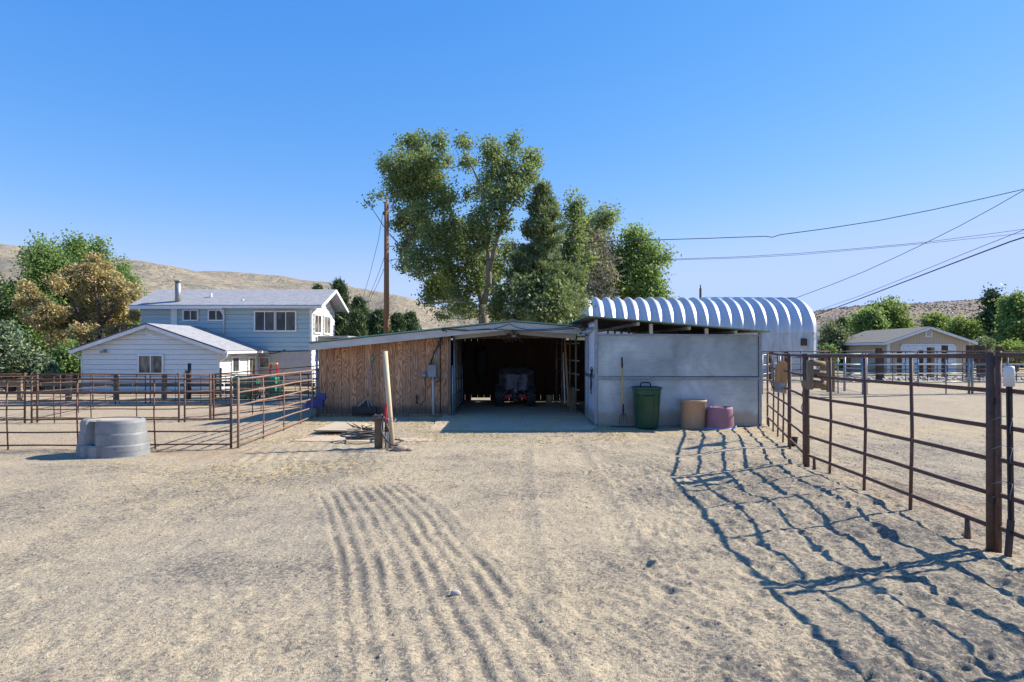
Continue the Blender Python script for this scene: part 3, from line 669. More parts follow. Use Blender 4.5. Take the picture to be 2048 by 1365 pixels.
# ================================================ siding helper
def clipz(poly, z0, z1):
    def cl(p, f):
        out = []
        for i in range(len(p)):
            a, b_ = p[i], p[(i+1) % len(p)]; fa, fb = f(a), f(b_)
            if fa >= 0: out.append(a)
            if fa*fb < 0: t = fa/(fa-fb); out.append((a[0]+(b_[0]-a[0])*t, a[1]+(b_[1]-a[1])*t))
        return out
    p = cl(poly, lambda q_: q_[1]-z0)
    return cl(p, lambda q_: z1-q_[1]) if len(p) > 2 else p
def siding(parent, O, udir, nrm, poly, bh, mat, name='siding_board'):
    O, udir, nrm = Vector(O), Vector(udir), Vector(nrm)
    zmin = min(p[1] for p in poly); zmax = max(p[1] for p in poly); k = 0
    while zmin+k*bh < zmax-.02:
        a, b_ = zmin+k*bh, min(zmin+(k+1)*bh, zmax); k += 1
        p = clipz(poly, a, b_-.02)
        if len(p) < 3: continue
        n_ = len(p)
        fr = [O+udir*u+Vector((0,0,z))+nrm*(.055-.03*(z-a)/bh) for u, z in p]; bk = [O+udir*u+Vector((0,0,z))-nrm*.01 for u, z in p]
        MB().add(fr+bk, [list(range(n_)), list(range(n_, 2*n_))[::-1]]+[(i, n_+i, n_+(i+1) % n_, (i+1) % n_) for i in range(n_)]).build(name, mat, parent)
def window(parent, O, udir, nrm, u0, u1, z0, z1, fw=.09, mull=1, glass='glass', fr='white', name='window'):
    O, udir, nrm = Vector(O)+Vector(nrm)*.05, Vector(udir), Vector(nrm); m3 = Matrix((udir, nrm, Vector((0,0,1)))).transposed()
    def bx(mb, a0, a1, b0, b1, d0, d1):
        c = O+udir*(a0+a1)/2+nrm*(d0+d1)/2+Vector((0,0,(b0+b1)/2)); mb.box(c, (abs(a1-a0), d1-d0, b1-b0), m3)
    f = MB(); bx(f, u0, u1, z1-fw, z1, .0, .075); bx(f, u0, u1, z0, z0+fw, .0, .08); bx(f, u0, u0+fw, z0+fw, z1-fw, .0, .07); bx(f, u1-fw, u1, z0+fw, z1-fw, .0, .07)
    for k in range(mull):
        uc = u0+(u1-u0)*(k+1)/(mull+1); bx(f, uc-.025, uc+.025, z0+fw, z1-fw, .0, .062)
    fo = f.build(name, M[fr], parent)
    for k in range(mull+1):
        a = u0+fw if k == 0 else u0+(u1-u0)*k/(mull+1)+.025; b_ = u1-fw if k == mull else u0+(u1-u0)*(k+1)/(mull+1)-.025
        gb = MB(); bx(gb, a, b_, z0+fw, z1-fw, .02, .046); gb.build('pane', M[glass], fo)
    return fo

# ================================================ BLUE GREY HOUSE
YH = 39.3; GZ = -.85
hs_ = thing('house', 'two storey blue grey sided house with single storey gable wing', 'house', (-17, YH, GZ))
def hl(x, y, z): return Vector((x+17, y-YH, z-GZ))
XL, XR = xat(285, YH), xat(622, YH); ZE = zat(618, YH); ZM = zat(703, YH)
YB = 44.4; ridY = (YH+YB)/2; eY0, eY1 = 38.7, 45.0
ridZ = zat(580, ridY); eZ = zat(611, eY0)
MB().b2(hl(XL+.02, YH+.02, GZ-.3), hl(XR-.02, YB, ZE+.1)).build('wall', M['siding'], hs_)
siding(hs_, hl(XL, YH, 0), (1,0,0), (0,-1,0), [(0,ZM), (XR-XL,ZM), (XR-XL,ZE+.05), (0,ZE+.05)], .29, M['siding'])
MB().b2(hl(XL+4, YH-.02, GZ-.3), hl(XR, YH+.015, ZM)).build('stucco_wall', M['stucco'], hs_)
# gable side facing right
siding(hs_, hl(XR, YH, 0), (0,1,0), (1,0,0), [(0,GZ), (YB-YH,GZ), (YB-YH,ZE+.1), ((YB-YH)/2, ridZ-.1), (0,ZE+.1)], .29, M['white'])  # blue grey siding coloured white here to stand for direct sun
MB().prism([hl(XR-.03,YH,ZE), hl(XR-.03,YB,ZE), hl(XR-.03,ridY,ridZ-.08)], (.02,0,0)).build('gable_wall', M['siding'], hs_)
for x in (XL, XR): MB().b2(hl(x-.07, YH-.05, ZM), hl(x+.07, YH+.07, ZE)).build('corner_trim', M['siding' if x == XL else 'white'], hs_)
xr0, xr1 = xat(258, eY0), xat(641, eY0)+.1
def slab(parent, p, th, mat, name):  # p: 4 pts ccw
    MB().prism([Vector(q_) for q_ in p], (0,0,th)).build(name, mat, parent)
def pitched(parent, y0, y1, xa, xb, ze, zr, mat, T):
    ym = (y0+y1)/2
    for ya in (y0, y1):
        # each slope is its own mesh with local texture space
        L_ = math.hypot(ym-ya, zr-ze)
        o = MB().b2((0,0,-.05), (xb-xa, L_, .03)).build('roof', mat, parent)
        if ya == y0: o.matrix_local = Matrix.Translation(T(xa, ya, ze)) @ Euler((math.atan2(zr-ze, ym-ya), 0, 0)).to_matrix().to_4x4()
        else: o.matrix_local = Matrix.Translation(T(xb, ya, ze)) @ (Euler((0,0,math.pi)).to_matrix() @ Euler((math.atan2(zr-ze, abs(ym-ya)), 0, 0)).to_matrix()).to_4x4()
pitched(hs_, eY0, eY1, xr0, xr1, eZ, ridZ, M['shingle'], hl)
MB().b2(hl(xr0, eY0-.03, eZ-.22), hl(xat(445, eY0), eY0+.01, eZ-.02)).build('fascia', M['siding_front'], hs_)
MB().b2(hl(xat(445, eY0), eY0-.12, eZ-.17), hl(xr1, eY0+.01, eZ-.03)).build('gutter', M['white'], hs_)
for xx in (xr0, xr1):
    MB().beam(hl(xx,eY0,eZ-.1), hl(xx,ridY,ridZ-.08), .04, .2).beam(hl(xx,ridY,ridZ-.08), hl(xx,eY1,eZ-.1), .04, .2).build('rake_board', M['white'], hs_)
MB().prism([hl(xr0,eY0,eZ-.16), hl(xr1,eY0,eZ-.16), hl(xr1,YH,eZ-.16), hl(xr0,YH,eZ-.16)], (0,0,.04)).build('soffit', M['white'], hs_)
def W(px0, px1, py0, py1, mull=1, glass='glass', fw=.09, Y=YH):
    window(hs_, hl(0, Y, 0), (1,0,0), (0,-1,0), xat(px0,Y), xat(px1,Y), zat(py1,Y), zat(py0,Y), fw, mull, glass)
W(366.5, 398.5, 619.5, 643); W(417, 450, 619.5, 643)
W(509, 552, 622, 664); W(551, 594, 622, 664); W(519, 540, 715, 736, 0, 'glass2', .04)
for y0, y1 in ((YH+.35, YH+1.85), (YH+2.35, YH+3.9)):
    window(hs_, hl(XR, 0, 0), (0,1,0), (1,0,0), y0, y1, zat(668, 40), zat(628, 40), .1, 1, 'glass2')
MB().tube(hl(xat(350,39.0)-.0, 39.35, zat(608,39.0)-.2), hl(xat(350,39.0), 39.35, zat(562,39)), .17, 14).tube(hl(xat(350,39), 39.35, zat(563,39)), hl(xat(350,39), 39.35, zat(560.5,39)), .22, 14).build('flue_pipe', M['flue'], hs_)
MB().b2(hl(xat(347,YH)-.1, YH-.13, ZM+.5), hl(xat(356,YH), YH, ZE)).build('chimney_chase', M['siding_front'], hs_)
for px, py0, py1 in ((422, 587, 598), (486, 599, 607)):
    Yp = 40.2 if px < 450 else 39.6
    MB().tube(hl(xat(px,Yp), Yp, zat(py1,Yp)-.1), hl(xat(px,Yp), Yp, zat(py0,Yp)), .07).build('vent_pipe', M['white'], hs_)
MB().path([hl(xat(441,38.7),38.68,zat(619,38.7)), hl(xat(448,39),39.0,zat(632,39)), hl(xat(448,39.2),39.15,zat(640,39.2)), hl(xat(448,39.2),39.15,zat(670,39.2))], .05, 6).build('downspout', M['white'], hs_)
MB().path([hl(xat(445,YH),YH-.06,zat(701,YH)), hl(xat(560,YH),YH-.06,zat(703,YH)), hl(xat(622,YH),YH-.06,zat(702,YH))], .03, 5).path([hl(xat(538,YH),YH-.06,zat(708,YH)), hl(xat(556,YH),YH-.1,zat(706,YH)), hl(xat(572,YH),YH-.06,zat(700,YH))], .025, 5).build('cable', M['wireblack'], hs_)
# wing
YG = 34.0; gx0, gx1 = xat(167, YG), xat(437, YG); gxm = xat(300, YG)
gzr = zat(648, YG); slope = (gzr-zat(703,YG))/(gxm-xat(140,YG)); gze = gzr-slope*(gxm-gx0)-.12
MB().b2(hl(gx0+.02, YG+.03, GZ-.2), hl(gx1-.02, YH+.3, gze-.02)).build('wing_wall', M['siding_front'], hs_)
siding(hs_, hl(gx0, YG, 0), (1,0,0), (0,-1,0), [(0,GZ), (gx1-gx0,GZ), (gx1-gx0,gze), (gxm-gx0,gzr-.12), (0,gze)], .27, M['siding_front'])
siding(hs_, hl(gx1, YG, 0), (0,1,0), (1,0,0), [(0,GZ), (5.3,GZ), (5.3,gze), (0,gze)], .27, M['white'])  # wing siding on the sun side, its sunlit look coloured in as white
MB().prism([hl(gx0,YG+.04,gze-.1), hl(gx1,YG+.04,gze-.1), hl(gxm,YG+.04,gzr-.12)], (0,.1,0)).build('wing_gable_wall', M['siding_front'], hs_)
for x in (gx0, gx1): MB().b2(hl(x-.06, YG-.05, GZ), hl(x+.06, YG+.06, gze)).build('corner_trim', M['siding_front'], hs_)
rxL, rxR = xat(141, YG-.3), xat(452, YG-.3); yF = YG-.35
rzL, rzR = gzr-slope*(gxm-rxL), gzr-slope*(rxR-gxm)
for (xa, za, yend) in ((rxL, rzL, YH), (rxR, rzR, YH+.25)):
    L_ = math.hypot(xa-gxm, gzr-za); ang = math.atan2(gzr-za, abs(gxm-xa))
    o = MB().b2((0,0,-.04), (yend-yF, L_, .03)).build('wing_roof', M['shingle'], hs_)
    # local x along world y, local y up the slope
    sx = 1 if xa < gxm else -1
    ydir = Vector((sx*math.cos(ang), 0, math.sin(ang))); xdir = Vector((0, 1, 0)) if sx < 0 else Vector((0, -1, 0))
    zdir = xdir.cross(ydir); R3 = Matrix((xdir, ydir, zdir)).transposed().to_4x4()
    o.matrix_local = Matrix.Translation(hl(xa, yF if sx < 0 else yend, za)) @ R3
    MB().beam(hl(xa, yF-.02, za-.13), hl(gxm, yF-.02, gzr-.13), .03, .19).build('rake_board', M['white'], hs_)
    MB().beam(hl(xa, yF-.03, za+.005), hl(gxm, yF-.03, gzr+.005), .05, .07).build('roof_edge', M['tarpgrey'], hs_)
MB().b2(hl(rxR-.02, yF, rzR-.16), hl(rxR+.1, YH+.2, rzR-.03)).build('gutter', M['white'], hs_)
MB().b2(hl(rxL-.1, yF, rzL-.16), hl(rxL+.02, YH, rzL-.03)).build('gutter', M['white'], hs_)
MB().path([hl(rxR+.05,yF+.1,rzR-.15), hl(rxR-.05,yF+.15,rzR-.35), hl(gx1+.06,YG-.06,rzR-.6), hl(gx1+.06,YG-.06,GZ)], .05, 6).build('downspout', M['white'], hs_)
MB().path([hl(rxL,yF+.1,rzL-.12), hl(rxL+.1,yF+.15,rzL-.25), hl(gx0-.05,YG-.06,rzL-.5), hl(gx0-.05,YG-.06,GZ)], .05, 6).build('downspout', M['white'], hs_)
window(hs_, hl(0, YG, 0), (1,0,0), (0,-1,0), xat(277,YG), xat(329,YG), zat(749,YG), zat(709,YG), .09, 1, 'glass2')
oc = [(math.cos(math.radians(22.5+45*k)), math.sin(math.radians(22.5+45*k))) for k in range(8)]
vx, vz = xat(301,YG), zat(662.5,YG)
vo_ = MB().prism([hl(vx+.28*a, YG-.07, vz+.28*b_) for a, b_ in oc], (0,.06,0)).build('gable_vent', M['white'], hs_)
for k in range(6): MB().box(hl(vx, YG-.085, vz-.15+.06*k), (.36 if 0 < k < 5 else .28, .03, .035), (.5,0,0)).build('louvre', M['siding_front'], vo_)
fx = at(211, 702, YG); MB().lathe([(0,0),(.07,.02),(.09,.1),(.0,.1)], hl(fx.x-.1, YG-.2, fx.z-.12), 10).lathe([(0,0),(.07,.02),(.09,.1),(.0,.1)], hl(fx.x+.12, YG-.2, fx.z-.1), 10).b2(hl(fx.x-.05,YG-.2,fx.z-.02), hl(fx.x+.05,YG,fx.z+.06)).build('flood_light', M['flue'], hs_)
window(hs_, hl(gx1, 0, 0), (0,1,0), (1,0,0), 35.4, 36.4, .2, 1.2, .12, 0, 'glass')
window(hs_, hl(gx1, 0, 0), (0,1,0), (1,0,0), 37.6, 38.7, GZ+.1, 1.15, .14, 0, 'glass2', name='door')
MB().b2(hl(XR+.05, YH+1.2, zat(675,40)), hl(XR+2.0, YB+2, zat(675,40)+.1)).build('porch_roof', M['shingle'], hs_)
for px in (238, 247, 262, 276): 
    v = at(px, 655, 38); 
rl = thing('deck_railing', 'brown wooden deck railing beside the wing roof ridge', 'railing', (xat(238,38), 38, GZ))
z1 = zat(650,38)-GZ; xa_, xb_ = 0, xat(284,38)-xat(238,38)
MB().b2((0,-.04,z1-.1), (xb_,.04,z1)).build('top_rail', M['darkwood'], rl); MB().b2((0,-.03,z1-.7), (xb_,.03,z1-.6)).build('lower_rail', M['darkwood'], rl)
for k in range(4): MB().b2((xb_*k/3-.05,-.05,0), (xb_*k/3+.05,.05,z1-.02)).build('post', M['darkwood'], rl)

# far small house at left
v = at(60, 745, 62)
fh = thing('far_house', 'low brown roofed house glimpsed between bushes at far left', 'house', (v.x+4, 62, -1.5))
MB().b2((-6,0,0), (5,5,2.0)).build('wall', M['stucco'], fh)
MB().prism([(-6.5,-.5,1.95),(5.5,-.5,1.95),(5.0,2.5,3.1),(-6,2.5,3.1)], (0,.0,.12)).build('roof', M['shingle_brown'], fh)

# ================================================ TAN GARAGE
GA = Vector((xat(777+1000,48), 48, 0)); gr_ang = -math.atan(.18)
tg = thing('garage', 'tan detached garage with white door and olive roof', 'garage', (GA.x, 48, -.25), gr_ang)
WG, LG, he = 5.6, 12.3, 2.42; hr = zat(655,48)+.25
MB().prism([(0,0,0),(WG,0,0),(WG,0,he),(WG/2,0,hr-.08),(0,0,he)], (0,.12,0)).build('front_wall', M['tan_siding'], tg)
sw = MB().b2((0,0,0), (LG,.1,he)).build('side_wall', M['tan_siding'], tg); sw.rotation_euler = (0,0,math.radians(90)); sw.location = (.1,.12,0)
sw = MB().b2((0,0,0), (LG,.1,he)).build('side_wall', M['tan_siding'], tg); sw.rotation_euler = (0,0,math.radians(90)); sw.location = (WG,.12,0)
MB().b2((0,LG,0), (WG,LG+.1,he)).build('back_wall', M['tan_siding'], tg)
for sgn in (0, 1):
    xe = -.35 if sgn == 0 else WG+.35; sl = (hr-he)/(WG/2); ze = he-sl*.35+.02; L_ = math.hypot(WG/2+.35, hr-ze)
    o = MB().b2((0,0,-.03), (LG+.7, L_, .04)).build('roof', M['shingle_brown'], tg)
    ang = math.atan2(hr-ze, WG/2+.35); sx = 1 if sgn == 0 else -1
    ydir = Vector((sx*math.cos(ang), 0, math.sin(ang))); xdir = Vector((0,-sx,0)); zdir = xdir.cross(ydir)
    o.matrix_local = Matrix.Translation((xe, LG+.35 if sgn == 0 else -.35, ze)) @ Matrix((xdir, ydir, zdir)).transposed().to_4x4()
    MB().beam((xe,-.37,ze-.08), (WG/2,-.37,hr-.08), .04, .17).build('rake_board', M['white'], tg)
    MB().b2((xe-.03,-.35,ze-.18), (xe+.03,LG+.35,ze-.0)).build('fascia', M['white'], tg)
for x in (0, WG): MB().b2((x-.09,-.04,0), (x+.09,.08,he)).build('corner_trim', M['white'], tg)
MB().b2((-.04,LG-.1,0), (.02,LG+.05,he)).build('corner_trim', M['white'], tg)
dx0, dx1 = .95, 4.55
MB().b2((dx0-.12,-.05,0), (dx0,.02,2.2)).b2((dx1,-.05,0), (dx1+.12,.02,2.2)).b2((dx0-.12,-.05,2.08), (dx1+.12,.03,2.2)).build('door_trim', M['white'], tg)
for k in range(4): MB().b2((dx0,-.03,.52*k+.01), (dx1,.01,.52*k+.5)).build('door_panel', M['white'], tg)
vf_ = MB().b2((WG/2-.25,-.05,hr-.75), (WG/2+.25,.0,hr-.25)).build('gable_vent', M['white'], tg)
for k in range(4): MB().box((WG/2, -.06, hr-.65+.09*k), (.3,.03,.04), (.5,0,0)).build('louvre', M['stucco'], vf_)
# ================================================ PIPE FENCES
def panel(p0, p1, z0, z1, rails, stays, mat, label, group, r=.019, posts=(1,1), rp=.020, top=None, stubs=(), name='pipe_fence', cat='fence', cap_r=None, wob=.003, sr=None):
    p0, p1 = Vector((*p0, 0)), Vector((*p1, 0)); d = p1-p0; Ln = d.length; u = d.normalized()
    t = thing(name, label, cat, (p0.x, p0.y, z0), 0, group)
    def P(s, h, off=0):  # s 0..1, height above base
        b_ = (z1-z0)*s; q = u*(Ln*s); return Vector((q.x-u.y*off, q.y+u.x*off, b_+h))
    top = top or max(rails)
    for h in rails:
        mid = [P(s, h+wob*math.sin(3.1*s*3+h*9)*(0 if s in (0,1) else 1)) for s in (0, .2, .4, .6, .8, 1)]
        MB().path(mid, (r*1.15 if h == top else r), 10).build('rail', mat, t)
    for s in stays:
        a = s if isinstance(s, tuple) else (s, .02)
        MB().path([P(a[0], top-.02, .0), P(a[0], top*.5, -.012), P(a[0]+.004, a[1]-.06, 0)], sr or r*.9, 8).build('stay', mat, t)
    for s, k in ((0, posts[0]), (1, posts[1])):
        if k: 
            MB().path([P(s, -.15), P(s, top+.03)], rp, 12).build('post', mat, t)
    for s in stubs: MB().path([P(s, min(rails)), P(s, -.1)], [r*1.1, r*1.5], 8).build('stub_leg', mat, t)
    return t
RB = (.20, .465, .745, 1.01, 1.30, 1.58)
R_ = M['rust']; gR = 'brown pipe panels of the right hand corral fence'
nA, nB, nC, nD = (3.885, 5.06), (4.12, 8.74), (4.56, 10.25), (5.60, 13.7)
panel((3.88, 1.35), (3.885, 4.99), .03, .06, RB, (.3, .62), R_, 'nearest brown pipe corral panel running out of frame at right', gR, .019, rp=.022, stubs=(.9,))
panel(nA, nB, .05, .0, RB, (.31, .56, .8), R_, 'long brown pipe corral panel between the double post and the wooden block rack', gR, .019, rp=.04, stubs=(.08, .93))
panel((nB[0]+.02, nB[1]+.12), nC, .0, -.01, RB, (), R_, 'short brown pipe gate between the block rack and the orange board', gR, .018, name='pipe_gate', cat='gate')
panel((nC[0]+.05, nC[1]+.16), nD, -.01, -.02, RB, (.22, .45, .68), R_, 'farthest brown pipe corral panel reaching the metal stall corner', gR, .018, stubs=(.93,))
# hinge plates
for z in (.45, 1.25):
    tag(MB().b2((3.845,4.995,z), (3.90,5.045,z+.05)).build('hinge_plate', M['darksteel']), 'small steel hinge plate joining the two nearest posts, %s one' % ('lower' if z < 1 else 'upper'), 'hinge', 'hinge plates of the corral posts')
# T-post with white cap
tp = thing('steel_stake', 'leaning rusty steel stake with a white plastic cap by the near posts', 'stake', (3.84, 4.86, 0))
a, b_ = at(2012, 1132, 4.86), at(2018, 745, 4.86); L0 = Vector((3.84,4.86,0))
a.z -= .1
MB().beam(a-L0, Vector((at(2022,1040,4.86)-L0)), .035, .035).beam(at(2022,1040,4.86)-L0, b_-L0, .04, .018).beam(at(2022,1040,4.86)-L0, b_-L0, .014, .042).build('stake_shaft', M['darksteel'], tp)
MB().lathe([(0,.0),(.036,0),(.036,.13),(.034,.155),(0,.158)], b_-L0-Vector((0,0,.11)), 18).build('cap', M['white'], tp)
for z in (.62, 1.13, .9):
    tag(MB().path([(3.85,5.02,z-.02),(3.845,4.97,z),(3.85,4.9,z+.03),(3.87,4.83,z+.02)], .0025, 5).path([(3.87,4.83,z+.02),(3.84,4.82,z-.06),(3.85,4.83,z-.1)], .002, 5).build('tie_wire', M['galv']), 'twist of thin wire tying the capped stake to the corral post, '+{.62: 'lowest', 1.13: 'highest', .9: 'middle'}[z]+' of the three', 'wire', 'wire ties on the capped stake')
# wooden block rack on the fence
rk = thing('block_rack', 'rack of weathered logs and boards hung over the corral rail', 'rack', (4.13, 8.45, 0))
Yr = 8.45; o_ = Vector((4.13, 8.45, 0))
def rkp(px, py, dy=0): v = at(px, py, Yr); return v-o_+Vector((0, dy, 0))
def rbox(px0, px1, py0, py1, dy, th, nm_, mt='oldwood'):
    a, b_ = rkp(px0, py1), rkp(px1, py0); MB().b2((a.x, dy, a.z), (b_.x, dy+th, b_.z)).build(nm_, M[mt], rk, .006)
rbox(1609, 1620, 722, 779, -.1, .06, 'upright'); rbox(1644, 1658, 722, 783, -.16, .05, 'upright'); rbox(1652, 1661, 724, 782, .1, .05, 'upright')
for px0, px1, py, r in ((1606, 1658, 770, .058), (1616, 1660, 748, .04), (1618, 1650, 728, .042)):
    a, b_ = rkp(px0, py-2, -.02), rkp(px1, py+1, .03); MB().path([a, a.lerp(b_, .3)+Vector((0,0,.006)), a.lerp(b_, .7), b_], [r, r*1.03, r*.95, r*.97], 9).build('log', M['oldwood'], rk)
# orange board with metal box
ob = thing('hanging_board', 'orange wooden board with clipped top corners hung on the corral fence', 'board', (4.75, 11.6, 0)); Yr = 10.9; o_ = Vector((4.75, 11.6, 0))
def obp(px, py, dy=0): return at(px, py, 10.9)-Vector((4.75,11.6,0))+Vector((0,dy,0))
MB().prism([obp(1554.5,785,.1), obp(1573,787), obp(1576,730), obp(1572,723), obp(1563,723,.1), obp(1557,735,.1)], (.0,.04,0)).build('board', M['orangewood'], ob)
MB().box(obp(1556,775,-.08), (.11,.1,.17), (0,.15,.2)).build('tin_box', M['flue'], ob)
MB().path([obp(1542,766), obp(1545,776), obp(1554,779)], .012, 5).build('hook', M['rust'], ob)
# chain
mb = MB(); p = Vector((4.06, 8.62, 1.10)); cpts = []
for k in range(13):
    c_ = p+Vector((-.05-.015*math.sin(k*.9)-.02*(k/12), -.03, -.026*k)); ring = []
    for j in range(9):
        a = 2*math.pi*j/8; ring.append(c_+Vector((math.cos(a)*.010*(1 if k % 2 else .3), math.cos(a)*.010*(.3 if k % 2 else 1), math.sin(a)*.019)))
    mb.path(ring, .0035, 5, False)
tag(mb.build('chain', M['rust']), 'rusty chain dangling from the corral post under the block rack', 'chain')
tag(MB().lathe([(0,0),(.06,0),(.075,.14),(.09,.17),(.085,.17),(.07,.15),(0,.1)], (4.72,10.5,.02), 16).build('bucket', M['black']), 'small black pot standing behind the gate posts', 'pot')
# galvanised pen behind, right
gG = 'galvanised pipe panels across the right arena'
ZG = (.12, .42, .72, 1.05, 1.42); YG2 = 23
def GP(px, Y): return (xat(px, Y), Y)
gs = [(1500, 24.0), (1726, 22.6), (1938, 22.9), (2150, 22.4), (2400, 21.5)]
gl = ['galvanised pen panel starting behind the metal stall corner', 'galvanised pen panel in front of the tan garage', 'galvanised pen panel right of the garage', 'galvanised pen panel beyond the right edge']
for k in range(4):
    a, b_ = GP(*gs[k]), GP(*gs[k+1]); a = (a[0]+.12, a[1])
    panel(a, b_, gz(*a)+.02, gz(*b_)+.02, (.42, .72, 1.05, 1.42), ((.35, .02), (.78, .02)) if k != 1 else ((.5, .3), (.77, .02)), M['galv'], gl[k], gG, .026, rp=.04)
a, b_ = GP(1689, 24.4), GP(1727, 22.9)
panel(a, b_, 0, 0, (.42, .58, .72, .9, 1.05, 1.38), (), M['galv'], 'narrow galvanised gate with close rungs in the right arena', None, .02, rp=.045, name='pipe_gate', cat='gate')
panel(GP(1525,22.5), GP(1560,26), 0, 0, (.42,.72,1.05,1.42), (.5,), M['galv'], 'galvanised panel turning back behind the stall', gG, .024)
gB = 'brown pipe panels behind the galvanised pen'
b2s = [(1480, 30), (1660, 30.5), (1760, 31), (1836, 31), (1893, 31), (1990, 30.5), (2120, 30)]
bl = ['thin brown panel behind the galvanised pen near the quonset', 'thin brown panel left of the tall garage post', 'thin brown panel in front of the garage corner', 'thin brown panel in front of the white garage door', 'thin brown panel right of the garage door', 'thin brown panel at the right edge behind the pen']
for k in range(6):
    a, b_ = GP(*b2s[k]), GP(*b2s[k+1])
    panel(a, b_, gz(*a), gz(*b_), (.3, .62, .9, 1.2, 1.5), (.33, .67), R_, bl[k], gB, .024, rp=.035)
# sleepers / wooden posts
gP = 'dark square wooden posts around the right arena'
plist = [(1542,703,762,9,'nearest the stall corner'),(1648,699,760,10,'beside the quonset end'),(1697,714,755,7,'left of the tall post'),(1758,696,768,10,'the tall one left of the garage corner'),
 (1765,704,762,5,'thin one beside the tall post'),(1799,703,751,7,'right of the garage corner'),(1842,701,757,7,'at the left of the white door'),(1861,695,761,11,'the broad one in the middle of the white door'),
 (1889,691,757,9,'at the right of the white door'),(1939,691,762,10,'right of the garage'),(1962,692,760,12,'the broadest one right of the garage'),(1998,693,762,10,'the last one near the double post'),(1573,704,760,7,'behind the orange board')]
pr = []
for px, py0, py1, wd, lab in plist:
    Yp = (H+.1)*F/(py1-HY); w_ = wd*Yp/F; x = xat(px, Yp); b0 = gz(x, Yp)-.2; zt = zat(py0, Yp)
    o = MB().box((0,0,(zt-b0)/2), (w_,w_*.8,zt-b0)).build('wooden_post', M['sleeper'], None, .012); o.location = (x, Yp, b0); o.rotation_euler = (0, random.uniform(-.012,.012), random.uniform(-.4,.4))
    tag(o, 'dark weathered wooden post, '+lab, 'post', gP); pr.append((x, Yp, zt))
wr = thing('wire_fence', 'loose wires strung between wooden posts behind the right arena', 'fence', (0,0,0))
for (py, py2) in ((701, 696), (714, 708), (724, 722)):
    MB().path([at(1962,py,34), at(1998,py+1,33), at(2048,py2,32), at(2150,py2-3,30)], .018, 5).build('wire', M['darkwood'], wr)
tag(MB().beam(at(1990,742,33), at(2030,712,33), .09, .05).build('brace_board', M['oldwood']), 'grey diagonal brace board behind the pen at right', 'board')
# rocks border, grass edge
r3 = np.random.default_rng(12); n_ = 260
def rocks(name, pts, mat, label, cat, seed):
    rg = np.random.default_rng(seed); k = len(pts); P_ = np.array(pts)
    v = (ico[None]*rg.uniform(.65, 1.3, (k, 7, 1)))*P_[:, 3][:, None, None]*np.array([1, 1, .65])
    an = rg.uniform(0, 6.28, k); c_, s_ = np.cos(an)[:, None], np.sin(an)[:, None]
    vx_ = v[:, :, 0]*c_-v[:, :, 1]*s_; vy_ = v[:, :, 0]*s_+v[:, :, 1]*c_
    v = np.stack([vx_, vy_, v[:, :, 2]], -1)+P_[:, None, :3]
    f = (icf[None]+(np.arange(k)*7)[:, None, None]).reshape(-1, 3)
    return tag(np_mesh(name, v.reshape(-1, 3), f, mat), label, cat, kind='stuff')
pts = []
for _ in range(420):
    px = r3.uniform(1640, 2080); Yp = r3.normal(33.5, 1.0); pts.append((xat(px, Yp), Yp, gz(xat(px,Yp), Yp)+.03, r3.uniform(.05, .2)))
M['palerock'] = simple('pale_rock', (.5,.47,.44), (.33,.28,.25), 3, .9, 0, .5)
rocks('border_rocks', pts, M['palerock'], 'pale border rocks along the back of the right arena', 'rocks', 4)

# left pens
gN = 'brown pipe panels of the left pens'; HL = (.05, .27, .48, .71, .93, 1.15)
gn = gh
q0, q1, q2 = (-4.72, 10.5), (-8.7, 10.42), (-12.6, 10.3)
panel(q1, q0, .01, .02, HL, (.07, .36, .68), R_, 'near left pen panel behind the upside down tank', gN, .0135, rp=.021, wob=.006)
panel(q2, (q1[0]-.07, q1[1]), .0, .01, HL, (.3, .65), R_, 'near left pen panel running out of frame at left', gN, .0135, rp=.021, wob=.006)
panel((-4.6, 10.5), (-4.72, 15.25), .02, .02, tuple(h-.01 for h in HL), (.235, .47, .70, .88), M['rust_lit'], 'rusted pipe gate in a sunlit tone leading back to the shed corner', None, .0145, rp=.021, name='pipe_gate', cat='gate', wob=.006, posts=(1,1))
tag(MB().path([(-4.78,15.3,-.05),(-4.78,15.3,1.95)], .03, 12).build('shed_post', M['galv']), 'galvanised post at the left corner of the shed', 'post')
bb = thing('feed_bucket', 'blue plastic feeder hooked on the gate by the shed corner', 'feeder', (-4.72, 14.9, 0))
MB().prism([(-.22,.05,.22),(.18,.05,.26),(.2,.05,.52),(-.2,.05,.47)], (0,.18,0)).build('bucket_body', M['blue'], bb)
MB().b2((.1,.0,.45), (.26,.1,.6)).build('hook', M['blue'], bb)
r2p = [(-12.6,15.7),(-8.36,15.8),(-4.95,17.6)]
def rowpan(a, b_, lab, HH=1.2, st_=(.33,.66), rr_=.0135, mt=R_, n=6):
    hs = tuple(.1+(HH-.1)*k/(n-1) for k in range(n))
    return panel(a, b_, gz(*a)+.02, gz(*b_)+.02, hs, st_, mt, lab, gN, rr_, rp=.023, wob=.006)
rowpan((-15.8,15.6),(-12.2,15.65),'middle row pen panel at the left edge of view')
rowpan((-12.05,15.68),(-8.42,15.8),'middle row pen panel behind the upside down tank', st_=(.15,.40,.71))
rowpan((-8.3,15.85),(-8.02,16.6),'short turned pen panel in the middle row', st_=())
rowpan((-7.95,16.65),(-5.0,17.8),'middle row pen panel ending behind the shed corner', st_=(.3,.55,.8))
